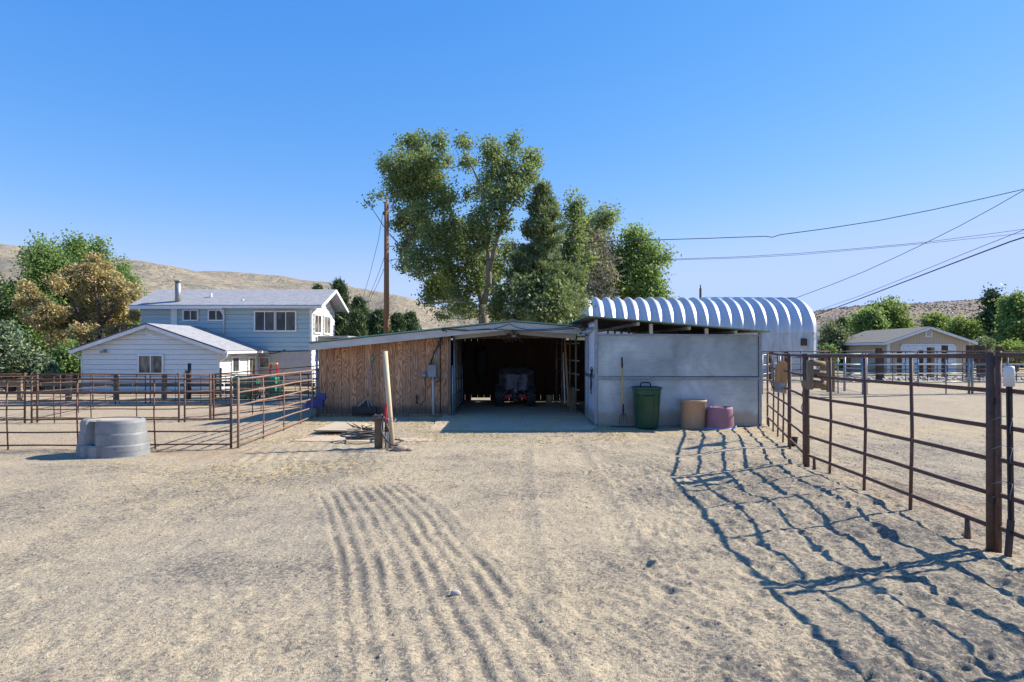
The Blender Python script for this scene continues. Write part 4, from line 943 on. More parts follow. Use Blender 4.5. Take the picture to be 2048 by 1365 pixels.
for k, (a, b_, lab) in enumerate([((-24,21),(-20,26.3),'back pen panel angling in at far left'),((-20,26.4),(-15.6,26.6),'back row pen panel by the tree line'),((-15.4,26.6),(-11.2,26.8),'back row pen panel in front of the wing wall'),((-11,26.8),(-7.2,26.8),'back row pen panel in front of the green bins')]):
    rowpan(a, b_, lab, 1.15, (.25,.5,.75), .014)
rowpan((-12.0,15.8),(-16.5,26.0),'pen divider panel running back at left', 1.2, (.2,.4,.6,.8))
rowpan((-8.1,16.8),(-8.6,26.4),'pen divider panel running back in the middle', 1.2, (.2,.4,.6,.8))
gW = 'weathered wooden posts of the yard fence'
for px, py0, w_, lab in ((40,757,8,'at far left'),(137,751,9,'by the driveway gap'),(232,748,9,'left of the wing window'),(328,750,8,'under the wing window'),(375,741,7,'beside the black pipe'),(427,748,9,'by the white panel'),(441,736,4,'thin one by the wing downspout'),(534,752,7,'between the green bins')):
    Yp = 28.5; x = xat(px, Yp); b0 = gz(x, Yp)-.2; zt = zat(py0, Yp); ww = w_*Yp/F
    o = MB().box((0,0,(zt-b0)/2), (ww,ww*.8,zt-b0)).build('fence_post', M['oldwood'], None, .01); o.location = (x, Yp, b0); o.rotation_euler = (0, random.uniform(-.02,.02), random.uniform(-.3,.3))
    tag(o, 'weathered wooden yard fence post '+lab, 'post', gW)
bf = thing('board_fence', 'low grey board fence across the back of the left pens', 'fence', (0,28.7,0))
for z in (.25, .6): 
    for k in range(6):
        x_a = -30+k*4.2; MB().b2((x_a,0,gz(x_a,28.7)+z), (x_a+4.15,.04,gz(x_a,28.7)+z+.14)).build('board', M['oldwood'], bf)
x = xat(379, 28); tag(MB().tube((x,28,-.9), (x,28,zat(727,28)), .075, 12).build('black_pipe', M['darksteel']), 'tall dark pipe standing in front of the wing wall', 'pipe')
wp = thing('mesh_fence', 'white railed wire mesh panel by the wing corner', 'fence', (xat(385,29), 29, gz(-14,29)))
wl = xat(470,29)-xat(385,29)
MB().tube((0,0,.98), (wl,0,1.1), .03).build('rail', M['white'], wp)
for k in range(26): MB().tube((wl*k/25,0,.0), (wl*k/25,0,.98+.12*k/25), .006, 4).build('wire', M['white'], wp)
for k in range(9): MB().tube((0,0,.05+.11*k), (wl,0,.05+.11*k), .006, 4).build('wire', M['white'], wp)
# wheelie bins
def bin_(px, Yp, lab, lid='wheelie'):
    x = xat(px, Yp); t = thing('wheelie_bin', lab, 'bin', (x, Yp, gz(x,Yp)), random.uniform(-.3,.3), 'green wheelie bins by the house')
    v = [(-.24,-.26,.05),(.24,-.26,.05),(.24,.26,.05),(-.24,.26,.05),(-.31,-.36,.95),(.31,-.36,.95),(.31,.36,.95),(-.31,.36,.95)]
    MB().add(v, [(0,3,2,1),(4,5,6,7),(0,1,5,4),(1,2,6,5),(2,3,7,6),(3,0,4,7)]).build('bin_body', M['wheelie'], t, .02)
    MB().add([(-.34,-.4,.95),(.34,-.4,.95),(.34,.4,.97),(-.34,.4,.97),(-.28,-.34,1.02),(.28,-.34,1.02),(.3,.38,1.08),(-.3,.38,1.08)], [(0,3,2,1),(4,5,6,7),(0,1,5,4),(1,2,6,5),(2,3,7,6),(3,0,4,7)]).build('lid', M[lid], t)
    for s in (-1,1): MB().tube((s*.28,.27,.11), (s*.33,.27,.11), .11, 12).build('wheel', M['black'], t)
bin_(483, 29.2, 'green wheelie bin left of the blue lidded one'); bin_(503, 29.4, 'green wheelie bin with a blue lid', 'blue'); bin_(548, 29.6, 'green wheelie bin under the stepladder')
ld = thing('stepladder', 'red stepladder with yellow top against the stucco wall', 'ladder', (xat(547,36), 36, gz(-14,36)))
zt = zat(729,36)-gz(-14,36)
for s in (-1,1):
    MB().beam((s*.26,-.2,0), (s*.17,.0,zt), .05, .09).build('side_rail', M['red'], ld)
    MB().beam((s*.26,.6,0), (s*.16,.08,zt), .04, .05).build('rear_leg', M['red'], ld)
for k in range(5): z_ = zt*(k+1)/6; MB().b2((-.25+.08*k/5,-.2+.18*k/5,z_), (.25-.08*k/5,-.08+.18*k/5,z_+.04)).build('step', M['flue'], ld)
MB().b2((-.21,-.08,zt), (.21,.16,zt+.08)).build('ladder_top', M['yellow'], ld)

# ================================================ UTILITY POLE AND WIRES
YP = 28.0
up = thing('utility_pole', 'brown wooden utility pole rising behind the shed roof', 'pole', (xat(773,YP), YP, -.3))
zt = zat(405,YP)+.3
MB().path([(0,0,0), (0,0,zt*.5), (.0,0,zt)], [.135,.12,.10], 16).build('pole_shaft', M['pole'], up)
MB().box((-.1,0,zt-.5), (.08,.12,.14)).build('bracket', M['darksteel'], up)
YR, PXR = 24.0, 2110
xr_ = xat(PXR, YR)
u2 = thing('utility_pole', 'utility pole standing just outside the right edge holding the wires', 'pole', (xr_, YR, 0))
MB().path([(0,0,0),(0,0,8.6)], [.15,.11], 14).build('pole_shaft', M['pole'], u2); MB().b2((-.9,-.06,7.6), (.9,.06,7.75)).build('crossarm', M['pole'], u2)
def wire(pl, Ya, xa, Yb, xb, r, label, extra=None):
    # wire lies in the vertical plane through (xa,Ya) and (xb,Yb)
    pts = []
    for px, py in pl:
        k = (px-CX)/F; t = (k*Ya-xa)/((xb-xa)-k*(Yb-Ya)); Yc = Ya+(Yb-Ya)*t; pts.append(Vector((xa+(xb-xa)*t, Yc, zat(py, Yc))))
    tag(MB().path(pts, r, 6).build('wire', M['wireblack']), label, 'wire')
xL_ = xat(773, YP)
def smooth(pl, n=6):
    out = []
    for i in range(len(pl)-1):
        for k in range(n):
            t = k/n; out.append((pl[i][0]+(pl[i+1][0]-pl[i][0])*t, pl[i][1]+(pl[i+1][1]-pl[i][1])*t))
    return out+[pl[-1]]
wire([(777,493),(900,492),(1100,487),(1320,480),(1420,477),(1530,473),(1545,475),(1560,470),(1650,458),(1760,441),(1870,419),(1960,399),(2030,383),(2100,366)], YP, xL_, YR, xr_, .016, 'highest sagging twisted wire crossing above the quonset')
wire([(777,522),(790,518),(1000,520),(1340,519),(1480,514),(1600,507),(1730,496),(1850,485),(1950,472),(2048,459),(2105,450)], YP, xL_, YR, xr_, .009, 'upper of the thin paired wires from the utility pole')
wire([(777,524),(792,519),(1000,521),(1340,520.5),(1480,516.5),(1600,510),(1730,498.5),(1850,487.5),(1950,477),(2048,467),(2105,460)], YP, xL_, YR, xr_, .008, 'lower of the thin paired wires from the utility pole')
wire([(1410,595),(1500,595.5),(1590,597),(1660,571),(1730,543),(1800,511),(1850,487),(1920,452),(1990,414),(2030,391),(2100,352)], 46, xat(1200,46), YR, xr_, .013, 'steep wire rising from the quonset ridge to the right')
wire([(1620,627),(1720,592),(1830,548),(1930,507),(2013,474),(2048,460),(2100,440)], 62, xat(1500,62), YR, xr_, .012, 'thinner lower wire rising above the tan garage')
wire([(1620,635),(1720,598),(1830,556),(1930,518),(2020,484),(2048,475),(2100,456)], 62, xat(1500,62), YR, xr_, .028, 'thick lowest cable rising above the tan garage')
for (pl, Yb, pxb, lab) in (([(766,425),(757,480),(740,548),(727,592)], 41, 715, 'longest dark wire dropping left from the pole top'), ([(772,505),(757,548),(734,604)], 41, 720, 'middle thin wire dropping left from the pole'), ([(772,528),(757,565),(733,614)], 41, 716, 'lowest thin wire dropping left from the pole')):
    pts = [at(px, py, YP+(Yb-YP)*i/(len(pl)-1)) for i, (px, py) in enumerate(pl)]
    tag(MB().path(pts, .012, 5).build('wire', M['wireblack']), lab, 'wire')

# ================================================ TREES
def leaf_arrays(centers, size, rg, long=1.0, updir=None, wid=.38):
    n_ = len(centers); a = rg.normal(size=(n_, 3)); a /= np.linalg.norm(a, axis=1)[:, None]
    if updir is not None: a = a*.6+updir; a /= np.linalg.norm(a, axis=1)[:, None]
    b_ = rg.normal(size=(n_, 3)); b_ -= a*(a*b_).sum(1)[:, None]; b_ /= np.linalg.norm(b_, axis=1)[:, None]
    s_ = (size*rg.uniform(.6, 1.25, n_))[:, None]
    v = np.stack([centers-a*s_*long*.5, centers+b_*s_*wid, centers+a*s_*long*.5, centers-b_*s_*wid], 1)
    return v.reshape(-1, 3), np.arange(n_*4).reshape(-1, 4)
def tree(name, label, cat, base, trunk, lobes, nleaf, lsize, mat, bark, seed, clump=.33, lpc=55, long=1.0, group=None, limb_r=.06, updir=None, twigs=True, shell=.35):
    """trunk: list of (points list, radii list) world; lobes: (cx,cy,cz,rx,rz)"""
    rg = np.random.default_rng(seed); base = Vector(base)
    t = thing(name, label, cat, base, 0, group)
    mb = MB(); nodes = []
    for pts, rad in trunk:
        mb.path([Vector(p)-base for p in pts], rad, 9)
        for i in range(len(pts)-1):
            for k in range(4): nodes.append(Vector(pts[i]).lerp(Vector(pts[i+1]), k/4))
        nodes.append(Vector(pts[-1]))
    vol = np.array([l[3]*l[4]*.5*(l[3]+l[4]) for l in lobes])**.75; vol /= vol.sum()
    nc = max(6, int(nleaf/lpc)); cen = []
    for l, f in zip(lobes, vol):
        c = Vector(l[:3]); nd = min(nodes, key=lambda q_: (q_-c).length+max(0, q_.z-c.z)*1.5)
        k = max(1, int(round(nc*f))); d = c-nd
        if d.length > .4:
            m_ = nd.lerp(c, .5)+Vector((rg.normal()*.1, rg.normal()*.1, -.12*d.length*.5))
            mb.path([nd-base, m_-base, c-base], [limb_r, limb_r*.6, limb_r*.28], 6)
        dirs = rg.normal(size=(k, 3)); dirs /= np.linalg.norm(dirs, axis=1)[:, None]
        rad = rg.random(k)**shell
        P_ = np.array(c)+dirs*rad[:, None]*np.array([l[3], l[3]*.9, l[4]])
        ext = rg.random(k) < .22; P_[ext] = np.array(c)+(P_[ext]-np.array(c))*rg.uniform(1.05, 1.45, (int(ext.sum()), 1))+np.array([0,0,.12*l[4]])
        cen.append(P_)
        if twigs:
            for p in P_[:max(3, min(k, 14))]:
                q = Vector(p); mb.path([c-base, c.lerp(q, .5)-base+Vector((0,0,-.05)), q-base], [limb_r*.3, limb_r*.2, limb_r*.1], 4, False)
    cen = np.concatenate(cen); m_ = len(cen)
    cl = clump*rg.uniform(.55, 1.35, m_); n_each = rg.poisson(lpc*(cl/clump)**1.3, m_)+2
    ci = np.repeat(np.arange(m_), n_each)
    off = rg.normal(size=(len(ci), 3))*cl[ci][:, None]*np.array([.75,.75,.6])
    P_ = cen[ci]+off-np.array(base)
    V_, F_ = leaf_arrays(P_, lsize, rg, long, updir)
    mb.build('trunk', M[bark], t)
    np_mesh('crown', V_, F_, L[mat], t)
    return t, len(F_)
def cropf(ox, oy, sc, Y): return lambda cx, cy, dy=0: at(ox+cx/sc, oy+cy/sc, Y+dy)
TOT = 0
# cottonwood
Yc = 31.0; C = cropf(700, 240, 3.012, Yc); rg0 = np.random.default_rng(77); ppm = F/Yc*3.012
cl_ = [(400,170,105,85),(535,150,50,70),(300,290,110,95),(200,260,30,50),(440,320,140,110),(350,440,120,110),(170,455,45,22),(110,500,30,14),(545,480,95,110),(400,640,120,120),(330,760,45,70),(330,870,45,55),(450,850,120,100),(600,770,110,140),(560,1000,120,100),(640,1110,110,60),(470,1100,55,35),(690,140,42,55),(710,260,60,50),(850,190,58,85),(982,140,28,85),(900,340,115,110),(1090,240,45,80),(1135,230,22,50),(1040,350,75,95),(800,420,50,80),(880,510,85,80),(715,450,30,50),(780,610,75,75),(740,880,80,110),(880,1120,50,60),(1000,450,70,70),(960,800,60,80),(1000,980,50,80),(900,900,60,80),(930,1050,60,60),(500,1010,80,60),(650,1040,80,60),(850,990,60,70),(660,640,70,70),(745,740,60,90),(850,840,60,90),(590,640,60,60),(700,1150,90,40),(420,560,60,60),(560,1190,55,25),(480,240,60,60),(620,930,60,60),(500,700,80,80),(270,380,60,50),(350,120,35,30),(460,110,25,25),(590,250,25,55),(290,620,40,45),(760,1000,60,60),(830,700,60,90),(930,640,50,60)]
lobes = []
for cx, cy, rx, rz in cl_:
    v = C(cx, cy, rg0.uniform(-2.2, 2.2) if rx > 40 else rg0.uniform(-1, 1)); lobes.append((v.x, v.y, v.z, rx/ppm, rz/ppm))
def T(*p): return [tuple(C(*q)) for q in p]
g0 = C(805, 1300); g0.z = -.2
tr = [([tuple(g0)]+T((805,1200),(800,1110)), [.3,.25,.22]), (T((800,1110),(770,1010,.5),(730,900,.8),(690,800,1),(640,650,1),(590,500,.8),(540,360,.6),(500,220,.4)), [.16,.14,.13,.11,.09,.07,.05,.025]),
 (T((805,1110),(835,990,-.5),(835,850,-.8),(825,700,-1),(815,560,-1),(800,430,-.8),(760,340,-.5),(710,230,-.3)), [.17,.15,.13,.11,.09,.07,.05,.02]),
 (T((830,950,-.5),(870,780,-1.2),(905,640,-1.4),(935,500,-1.2),(960,330,-.8),(985,130,-.4)), [.12,.1,.09,.07,.05,.02]), (T((690,800,1),(600,740,1.5),(500,640,1.5),(400,500,1.2),(350,350,1),(380,180,.5)), [.09,.08,.07,.06,.04,.02]),
 (T((905,640,-1.4),(1000,480,-1),(1060,330,-.5),(1090,200,0)), [.07,.05,.04,.02]), (T((780,1180),(740,1110,-.4),(640,1090,-.8),(520,1100,-1)), [.09,.07,.05,.03]), (T((730,900,.8),(620,880,0),(480,840,-.5),(340,800,-.8)), [.08,.06,.05,.02])]
t, n_ = tree('cottonwood_tree', 'tall open cottonwood tree with pale trunk behind the shed roof', 'tree', g0, tr, lobes, 68000, .125, 'cotton', 'bark', 3, .22, 24, limb_r=.045, shell=.38); TOT += n_
# pine: whorled branches
def pine(name, label, base, ztop, prof, mat, seed, nwh, tuft=.28, nl=55, ls=.2, group=None, zb=1.2, up=.35, lean=0, tr_r=.2, per=(5,8)):
    global TOT
    rg = np.random.default_rng(seed); base = Vector(base); t = thing(name, label, 'tree', base, 0, group)
    Ht = ztop-base.z; mb = MB().path([(0,0,0),(lean*.5,0,Ht*.5),(lean,0,Ht*.97)], [tr_r,tr_r*.65,.02], 9)
    cen = []; ups = []
    for k in range(nwh):
        f = k/(nwh-1); h = zb+(Ht-zb)*f**.9*.98
        rmax = np.interp(h/Ht, [p[0] for p in prof], [p[1] for p in prof])
        for j in range(rg.integers(*per)):
            a = rg.uniform(0, 6.283); r = rmax*rg.uniform(.6, 1.08); d = Vector((math.cos(a), math.sin(a), 0))
            p0 = Vector((lean*h/Ht, 0, h)); lift = up*rg.uniform(.5, 1.4)
            p1 = p0+d*r*.5+Vector((0,0,lift*r*.2-.05*r)); p2 = p0+d*r+Vector((0,0,lift*r*.65))
            mb.path([p0, p1, p2], [.035*min(1, r/1.5)+.008, .022*min(1, r/1.5)+.005, .006], 5, False)
            nt_ = max(2, int(r/ (tuft*.75)))
            for q in range(nt_):
                s = .3+.7*(q+rg.random())/nt_
                p = (p0.lerp(p1, s*2) if s < .5 else p1.lerp(p2, s*2-1))
                side = Vector((-d.y, d.x, 0))*rg.normal()*r*.16*s
                cen.append(p+side+Vector((0,0,rg.uniform(-.02,.12)))); ups.append(d*.5+Vector((0,0,.6)))
    cen = np.array([tuple(c) for c in cen]); ups = np.array([tuple(u_) for u_ in ups]); m_ = len(cen)
    n_each = rg.poisson(nl, m_)+2; ci = np.repeat(np.arange(m_), n_each)
    P_ = cen[ci]+rg.normal(size=(len(ci), 3))*tuft*np.array([.5,.5,.36])
    V_, F_ = leaf_arrays(P_, ls, rg, 1.7, ups[ci]*.8, .15)
    V_ = V_  
    mb.build('trunk', M['bark_dark'], t); np_mesh('crown', V_, F_, L[mat], t); TOT += len(F_)
    return t
Yp_ = 29.0; pb = at(1085, 700, Yp_); pb.z = -.2; ztp = zat(370, Yp_)
pine('pine_tree', 'dark green pine in front of the cottonwood, right of its trunk', pb, ztp, [(0,1.5),(.12,1.7),(.3,1.95),(.5,1.75),(.7,1.3),(.85,.8),(.95,.4),(1,.1)], 'pine', 8, 27, .24, 46, .17, up=.6, lean=.05, per=(5,8))
# others around the centre
def auto(name, label, x0, y0, x1, y1, Y, mat, seed, nleaf, ls, cat='tree', bark='bark_dark', group=None, nl=12, clump=.4, lpc=50, long=1.0, zb=None, spiky=False, egg=.5, limb_r=.06, updir=None, shell=.5, br=.25):
    global TOT
    rg = np.random.default_rng(seed); a, b_ = at(x0, y0, Y), at(x1, y1, Y); cx = (a.x+b_.x)/2; hw = (b_.x-a.x)/2; zt, zb_ = a.z, b_.z
    if zb is None: zb = gz(cx, Y)
    lobes = []
    for k in range(nl):
        f = (k+.5)/nl; z = zb_+(zt-zb_)*(.08+.84*f); wr_ = math.sin(math.pi*min(1, max(.05, (f*(1-egg)+egg*.55)))) if egg < 1 else 1
        wr_ = (1-abs(f-egg*.8)**2.2*1.2); wr_ = max(.22, min(1, wr_))
        an = rg.uniform(0, 6.28)+k*2.4; rr_ = rg.uniform(.45, .72)*hw*wr_
        rl = rg.uniform(.24, .42)*hw*max(.5, wr_); lobes.append((cx+math.cos(an)*rr_, Y+math.sin(an)*rr_*.8, z, rl, rl*rg.uniform(.7, 1.5 if spiky else 1.0)))
    lobes.append((cx, Y, zb_+(zt-zb_)*.45, hw*.55, (zt-zb_)*.33)); lobes.append((cx+rg.uniform(-.15,.15)*hw, Y, zt-.16*(zt-zb_), hw*.3, (zt-zb_)*.14))
    bs = (cx, Y, zb-.1); tr_ = [([bs, (cx+.05*hw, Y, zb+(zt-zb)*.4), (cx, Y, zb+(zt-zb)*.85)], [br, br*.6, br*.15])]
    t, n_ = tree(name, label, cat, bs, tr_, lobes, nleaf, ls, mat, bark, seed, clump, lpc, long, group, limb_r, updir, shell=shell); TOT += n_
    return t
gC = None
auto('poplar_tree', 'sparse dark poplar top poking up right of the pine', 1105, 378, 1188, 640, 36, 'cotton', 31, 10000, .15, nl=14, clump=.28, lpc=24, spiky=True, bark='bark', egg=.4, shell=.7)
auto('mixed_tree', 'green tree draped with dry twigs left of the round green one', 1122, 415, 1262, 640, 48, 'cotton', 32, 18000, .2, nl=26, clump=.45, lpc=34, egg=.6)
auto('dead_tree', 'pale brown twiggy tree in front of the green crown', 1140, 440, 1235, 640, 46.5, 'dead', 33, 3000, .16, nl=18, clump=.5, lpc=12, long=2.2, bark='bark', shell=.7)
auto('maple_tree', 'bright green round tree at the right end of the tree group', 1208, 452, 1345, 640, 49, 'green', 34, 19000, .21, nl=26, clump=.45, lpc=38, egg=.5)
tm = auto('maple_tree', 'small green sapling crown low at the cottonwood trunk', 980, 590, 1010, 650, 30, 'yellowgreen', 35, 1200, .13, nl=6, clump=.2, lpc=24, br=.06)
# bare twigs in the dead tree
mb = MB(); rgd = np.random.default_rng(9)
for k in range(260):
    a = at(rgd.uniform(1150,1225), rgd.uniform(470,635), 45.5); d = Vector((rgd.normal()*.6, rgd.normal()*.4, rgd.uniform(-.3,1.0)))
    mb.path([a, a+d*.5+Vector((rgd.normal()*.06,0,0)), a+d], [.028,.018,.008], 4, False)
    for j in range(3): e = a+d*rgd.uniform(.3,.9); mb.path([e, e+Vector((rgd.normal()*.2, rgd.normal()*.2, rgd.uniform(-.1,.25)))], [.014,.007], 3, False)
tw = [o for o in bpy.data.objects if o.name.startswith('dead_tree')][0]
mb.v = [tuple(Vector(v_)-tw.location) for v_ in mb.v]; mb.build('twigs', M['bark'], tw)
# low greens behind shed roof centre
auto('shrub', 'dense green shrub behind the roof under the pine', 1000, 560, 1160, 655, 27.5, 'pine', 36, 9000, .16, cat='shrub', nl=14, clump=.35, lpc=45)
# dark conifers between house and cottonwood
gK = 'dark conifers between the house and the pole'
for i, (x0, yt, x1, Y, lab) in enumerate([(655, 566, 700, 47, 'tall dark conifer just right of the house gable'),(690, 600, 745, 49, 'broad dark conifer left of the utility pole'),(735, 628, 780, 47, 'dark conifer directly behind the utility pole'),(778, 632, 812, 49, 'dark conifer right of the utility pole'),(800, 630, 842, 50, 'last dark conifer of the row on the right'),(700, 628, 730, 45, 'small dark conifer in front of the row'),(620, 575, 652, 56, 'conifer tip showing above the house roof')]):
    b0 = at((x0+x1)/2, 700, Y); b0.z = -.8; hw = (x1-x0)/2*Y/F*1.25
    pine('conifer_tree', lab, b0, zat(yt, Y), [(0,hw),(.3,hw*1.1),(.55,hw*.95),(.8,hw*.6),(.93,hw*.3),(1,.1)], 'dark', 50+i, 24, .34, 26, .26, gK, .6, .7, per=(6,9))
# left tree cluster
gT = None
auto('elm_tree', 'big dark green leafy tree at the left behind the browning one', -10, 478, 175, 800, 46, 'green', 60, 44000, .18, nl=26, clump=.5, lpc=42, egg=.55, br=.4)
auto('elm_tree', 'green leafy tree rising right above the browning juniper', 95, 470, 215, 700, 48, 'green', 61, 24000, .18, nl=20, clump=.48, lpc=38, egg=.6, br=.3)
auto('elm_tree', 'green tree crown touching the hill line left of the chimney', 200, 515, 292, 720, 49, 'green', 62, 14000, .18, nl=14, clump=.42, lpc=36, egg=.5)
auto('elm_tree', 'small leafy leader sticking up above the left trees', 178, 474, 226, 600, 47, 'green', 63, 3000, .18, nl=9, clump=.35, lpc=24, spiky=True, shell=.8)
auto('elm_tree', 'leafy green tree at the far left edge', -120, 520, 40, 800, 44, 'green', 64, 24000, .18, nl=18, clump=.5, lpc=40)
# browning juniper
Yj = 41; J = cropf(0, 440, 4.267, Yj); pj = F/Yj*4.267; lobes = []
for cx, cy, rx, rz in [(250,600,60,50),(200,560,30,40),(180,700,50,60),(330,700,90,60),(450,800,130,90),(560,880,150,80),(300,850,110,60),(500,550,60,60),(620,480,90,80),(740,430,80,80),(700,600,140,100),(860,420,80,70),(920,520,100,90),(830,660,150,110),(980,700,130,100),(1110,600,60,50),(1130,640,50,50),(1050,820,120,70),(900,850,150,90),(700,800,150,90),(720,950,120,60),(480,1000,80,60),(560,1080,110,60),(640,1010,90,60),(800,340,40,40),(1150,820,50,50),(620,1200,60,60),(1020,560,60,60),(420,900,80,60),(1000,950,90,50)]:
    v = J(cx, cy, rg0.uniform(-1.8,1.8)); lobes.append((v.x, v.y, v.z, rx/pj, rz/pj))
lobes = [(a_,b2_,c2_,d_*.82,e_*.82) for a_,b2_,c2_,d_,e_ in lobes]; jb = J(800, 1400); jb.z = -.8
tr = [([tuple(jb), tuple(J(820,1100)), tuple(J(860,900))], [.28,.2,.14]), ([tuple(J(860,900)), tuple(J(830,700)), tuple(J(800,450))], [.12,.08,.03]), ([tuple(J(820,1100)), tuple(J(600,900)), tuple(J(300,760))], [.12,.08,.03]), ([tuple(J(860,900)), tuple(J(980,750)), tuple(J(1100,640))], [.1,.07,.03]), ([tuple(J(820,1100)), tuple(J(650,750)), tuple(J(520,560))], [.1,.07,.03])]
t, n_ = tree('juniper_tree', 'browning orange juniper tree left of the house roof', 'tree', jb, tr, lobes, 46000, .125, 'orange', 'bark_dark', 70, .25, 34, long=1.7, limb_r=.05, shell=.45); TOT += n_
auto('juniper_bush', 'grey green juniper bush in the lower left corner of the trees', -30, 655, 72, 775, 33, 'juniper', 71, 24000, .12, cat='bush', nl=18, clump=.3, lpc=45, long=1.8)
auto('juniper_bush', 'yellow green juniper bush beside the driveway gap', 50, 712, 102, 775, 33.5, 'juniper', 72, 6000, .14, cat='bush', nl=12, clump=.26, lpc=40, long=1.8)
auto('shrub', 'dark shrub against the left side of the wing wall', 112, 690, 168, 775, 37, 'green', 73, 6000, .17, cat='shrub', nl=12, clump=.32, lpc=36)
# right background trees
RT = [('poplar_tree','tall dark evergreen right of the garage', 1962,584,2018,700,66,'dark',80,9000,.3),('maple_tree','large bright green tree at the right edge', 1992,588,2090,712,60,'green',81,16000,.27),
 ('maple_tree','bright green tree further beyond the right edge', 2060,560,2200,720,62,'green',82,9000,.3),('willow_tree','spiky pale green willow behind the garage roof', 1722,606,1830,690,72,'yellowgreen',83,13000,.28),
 ('maple_tree','dark green leafy bush left of the willow', 1702,619,1768,690,68,'green',84,8000,.26),('olive_tree','pale silvery bush between quonset and garage', 1628,648,1690,740,58,'silver',85,9000,.2),
 ('maple_tree','yellow green bush behind the garage ridge', 1838,630,1905,690,74,'yellowgreen',86,7000,.28),('maple_tree','round green tree right of the garage gable', 1893,636,1962,712,62,'yellowgreen',87,9000,.24),
 ('maple_tree','dark trees filling behind the round green tree', 1925,640,2010,720,70,'dark',88,9000,.28),('shrub','light green shrub low beside the garage wall', 1932,680,1990,725,52,'silver',89,5000,.17),
 ('shrub','low green shrub behind the quonset base', 1640,690,1675,745,52,'green',90,3500,.17),('shrub','green shrubs low at the far right edge', 1985,690,2075,725,50,'yellowgreen',91,6000,.17),('maple_tree','yellow green bush peeking left of the dark one', 1690,640,1722,700,76,'yellowgreen',92,3500,.26)]
for nm_, lab, x0, y0, x1, y1, Y, mt, sd_, nlf, ls in RT:
    auto(nm_, lab, x0, y0, x1, y1, Y, mt, sd_, nlf, ls, cat='shrub' if nm_ == 'shrub' else 'tree', nl=16, clump=.5 if Y > 55 else .34, lpc=40, spiky=(nm_ == 'willow_tree'), zb=gz(20, Y))
b0 = at(1684, 700, 70); b0.z = -.2
pine('conifer_tree', 'small dark conifer between the quonset and the garage trees', b0, zat(640,70), [(0,1.3),(.4,1.2),(.8,.6),(1,.1)], 'dark', 95, 14, .35, 24, .28, None, .6)
print('leaves', TOT)
# ================================================ YARD OBJECTS
# upside down stock tank
tx, ty = -6.33, 9.93; tz = gh(tx, ty)-.02
tk = thing('stock_tank', 'grey plastic stock tank lying upside down in front of the left pen', 'tank', (tx, ty, tz))
def se(a, r, z):
    n_ = 2.4; c_, s_ = math.cos(a), math.sin(a); k = (abs(c_)**n_+abs(s_*1.0)**n_)**(-1/n_)
    rr_ = r
    ad = math.degrees(a) % 360
    if tiers_notch:
        for ca, wd_, dpt in tiers_notch:
            if abs(ad-ca) < wd_: rr_ = r-dpt
    return (rr_*k*c_, rr_*k*s_*.7)
tiers_notch = [(250, 9, .17)]
MB().lathe([(.50,.385),(.512,.40),(.515,.41),(.512,.56),(.50,.60),(.47,.618),(.44,.61)], (0,0,0), 144, se, False).build('upper_tier', M['tank'], tk).scale = (.9,.9,.95)
tiers_notch = [(250, 11, .17)]
MB().lathe([(.535,.20),(.54,.22),(.535,.37),(.525,.40),(.505,.405)], (0,0,0), 144, se, False).build('middle_tier', M['tank'], tk).scale = (.9,.9,.95)
tiers_notch = [(247, 3.5, .05), (270, 3.5, .05), (228, 3, .04)]
MB().lathe([(.59,.0),(.59,.02),(.575,.025),(.572,.10),(.576,.105),(.568,.19),(.55,.212),(.52,.215)], (0,0,0), 144, se, False).build('lower_tier', M['tank'], tk).scale = (.9,.9,.95)
tiers_notch = []
MB().lathe([(.45,.60),(.2,.595),(0,.6)], (0,0,0), 48, se).build('tank_bottom', M['concrete'], tk).scale = (.9,.9,.95)
# well casing, post, hydrant, hose
cx_, cy_ = xat(758, 10.55), 10.55
wc = thing('well_casing', 'rusty brown well casing pipe with a flanged cap', 'well', (cx_, cy_, 0))
zt = zat(832, cy_)
MB().lathe([(.075,-.1),(.075,zt-.04)], n=24).build('casing_pipe', M['casing'], wc)
MB().lathe([(.078,zt-.06),(.105,zt-.06),(.108,zt-.02),(.10,zt),(.05,zt+.01),(0,zt+.012)], n=24).build('cap', M['casing'], wc)
for k in range(5): a = k*1.256; MB().tube((.09*math.cos(a),.09*math.sin(a),zt-.08), (.09*math.cos(a),.09*math.sin(a),zt+.025), .011, 6).build('bolt', M['casing'], wc)
tag(MB().tube((cx_+.11,cy_+.03,-.1), (cx_+.11,cy_+.03,zt-.1), .02, 10).build('conduit', M['galv']), 'thin grey conduit beside the well casing', 'pipe')
a, b_ = at(785, 899, 10.5), at(770, 703, 10.6)
tag(MB().path([a, a.lerp(b_, .5), b_], [.045,.044,.042], 16).build('wooden_post', M['newpost'], None), 'tall pale round wooden post leaning left by the well casing', 'post')
hy = thing('hydrant', 'yard water hydrant with red handle strapped to the wooden post', 'hydrant', (xat(774,10.4), 10.4, 0))
MB().tube((.03,0,-.05), (.0,0,.45), .018, 10).build('standpipe', M['galv'], hy)
MB().tube((.04,.01,-.05), (.015,.01,.5), .02, 10).build('support_pipe', M['darksteel'], hy)
MB().box((-.02,-.0,.62), (.035,.03,.28), (0,.06,0)).b2((-.035,-.02,.44),(.02,.02,.52)).build('handle', M['red'], hy)
MB().path([(.05,-.03,.5),(-.03,-.04,.52),(-.05,0,.51),(.02,.08,.51),(.12,.06,.51),(.15,0,.5),(.12,-.04,.46),(.05,-.05,.5)], .006, 6).build('wire_strap', M['galv'], hy)
MB().lathe([(0,-.05),(.035,-.04),(.04,.03),(.025,.06),(0,.06)], (.0,-.02,.34), 12).build('valve_head', M['darksteel'], hy)
hp = [Vector((xat(774,10.35),10.33,.37))]
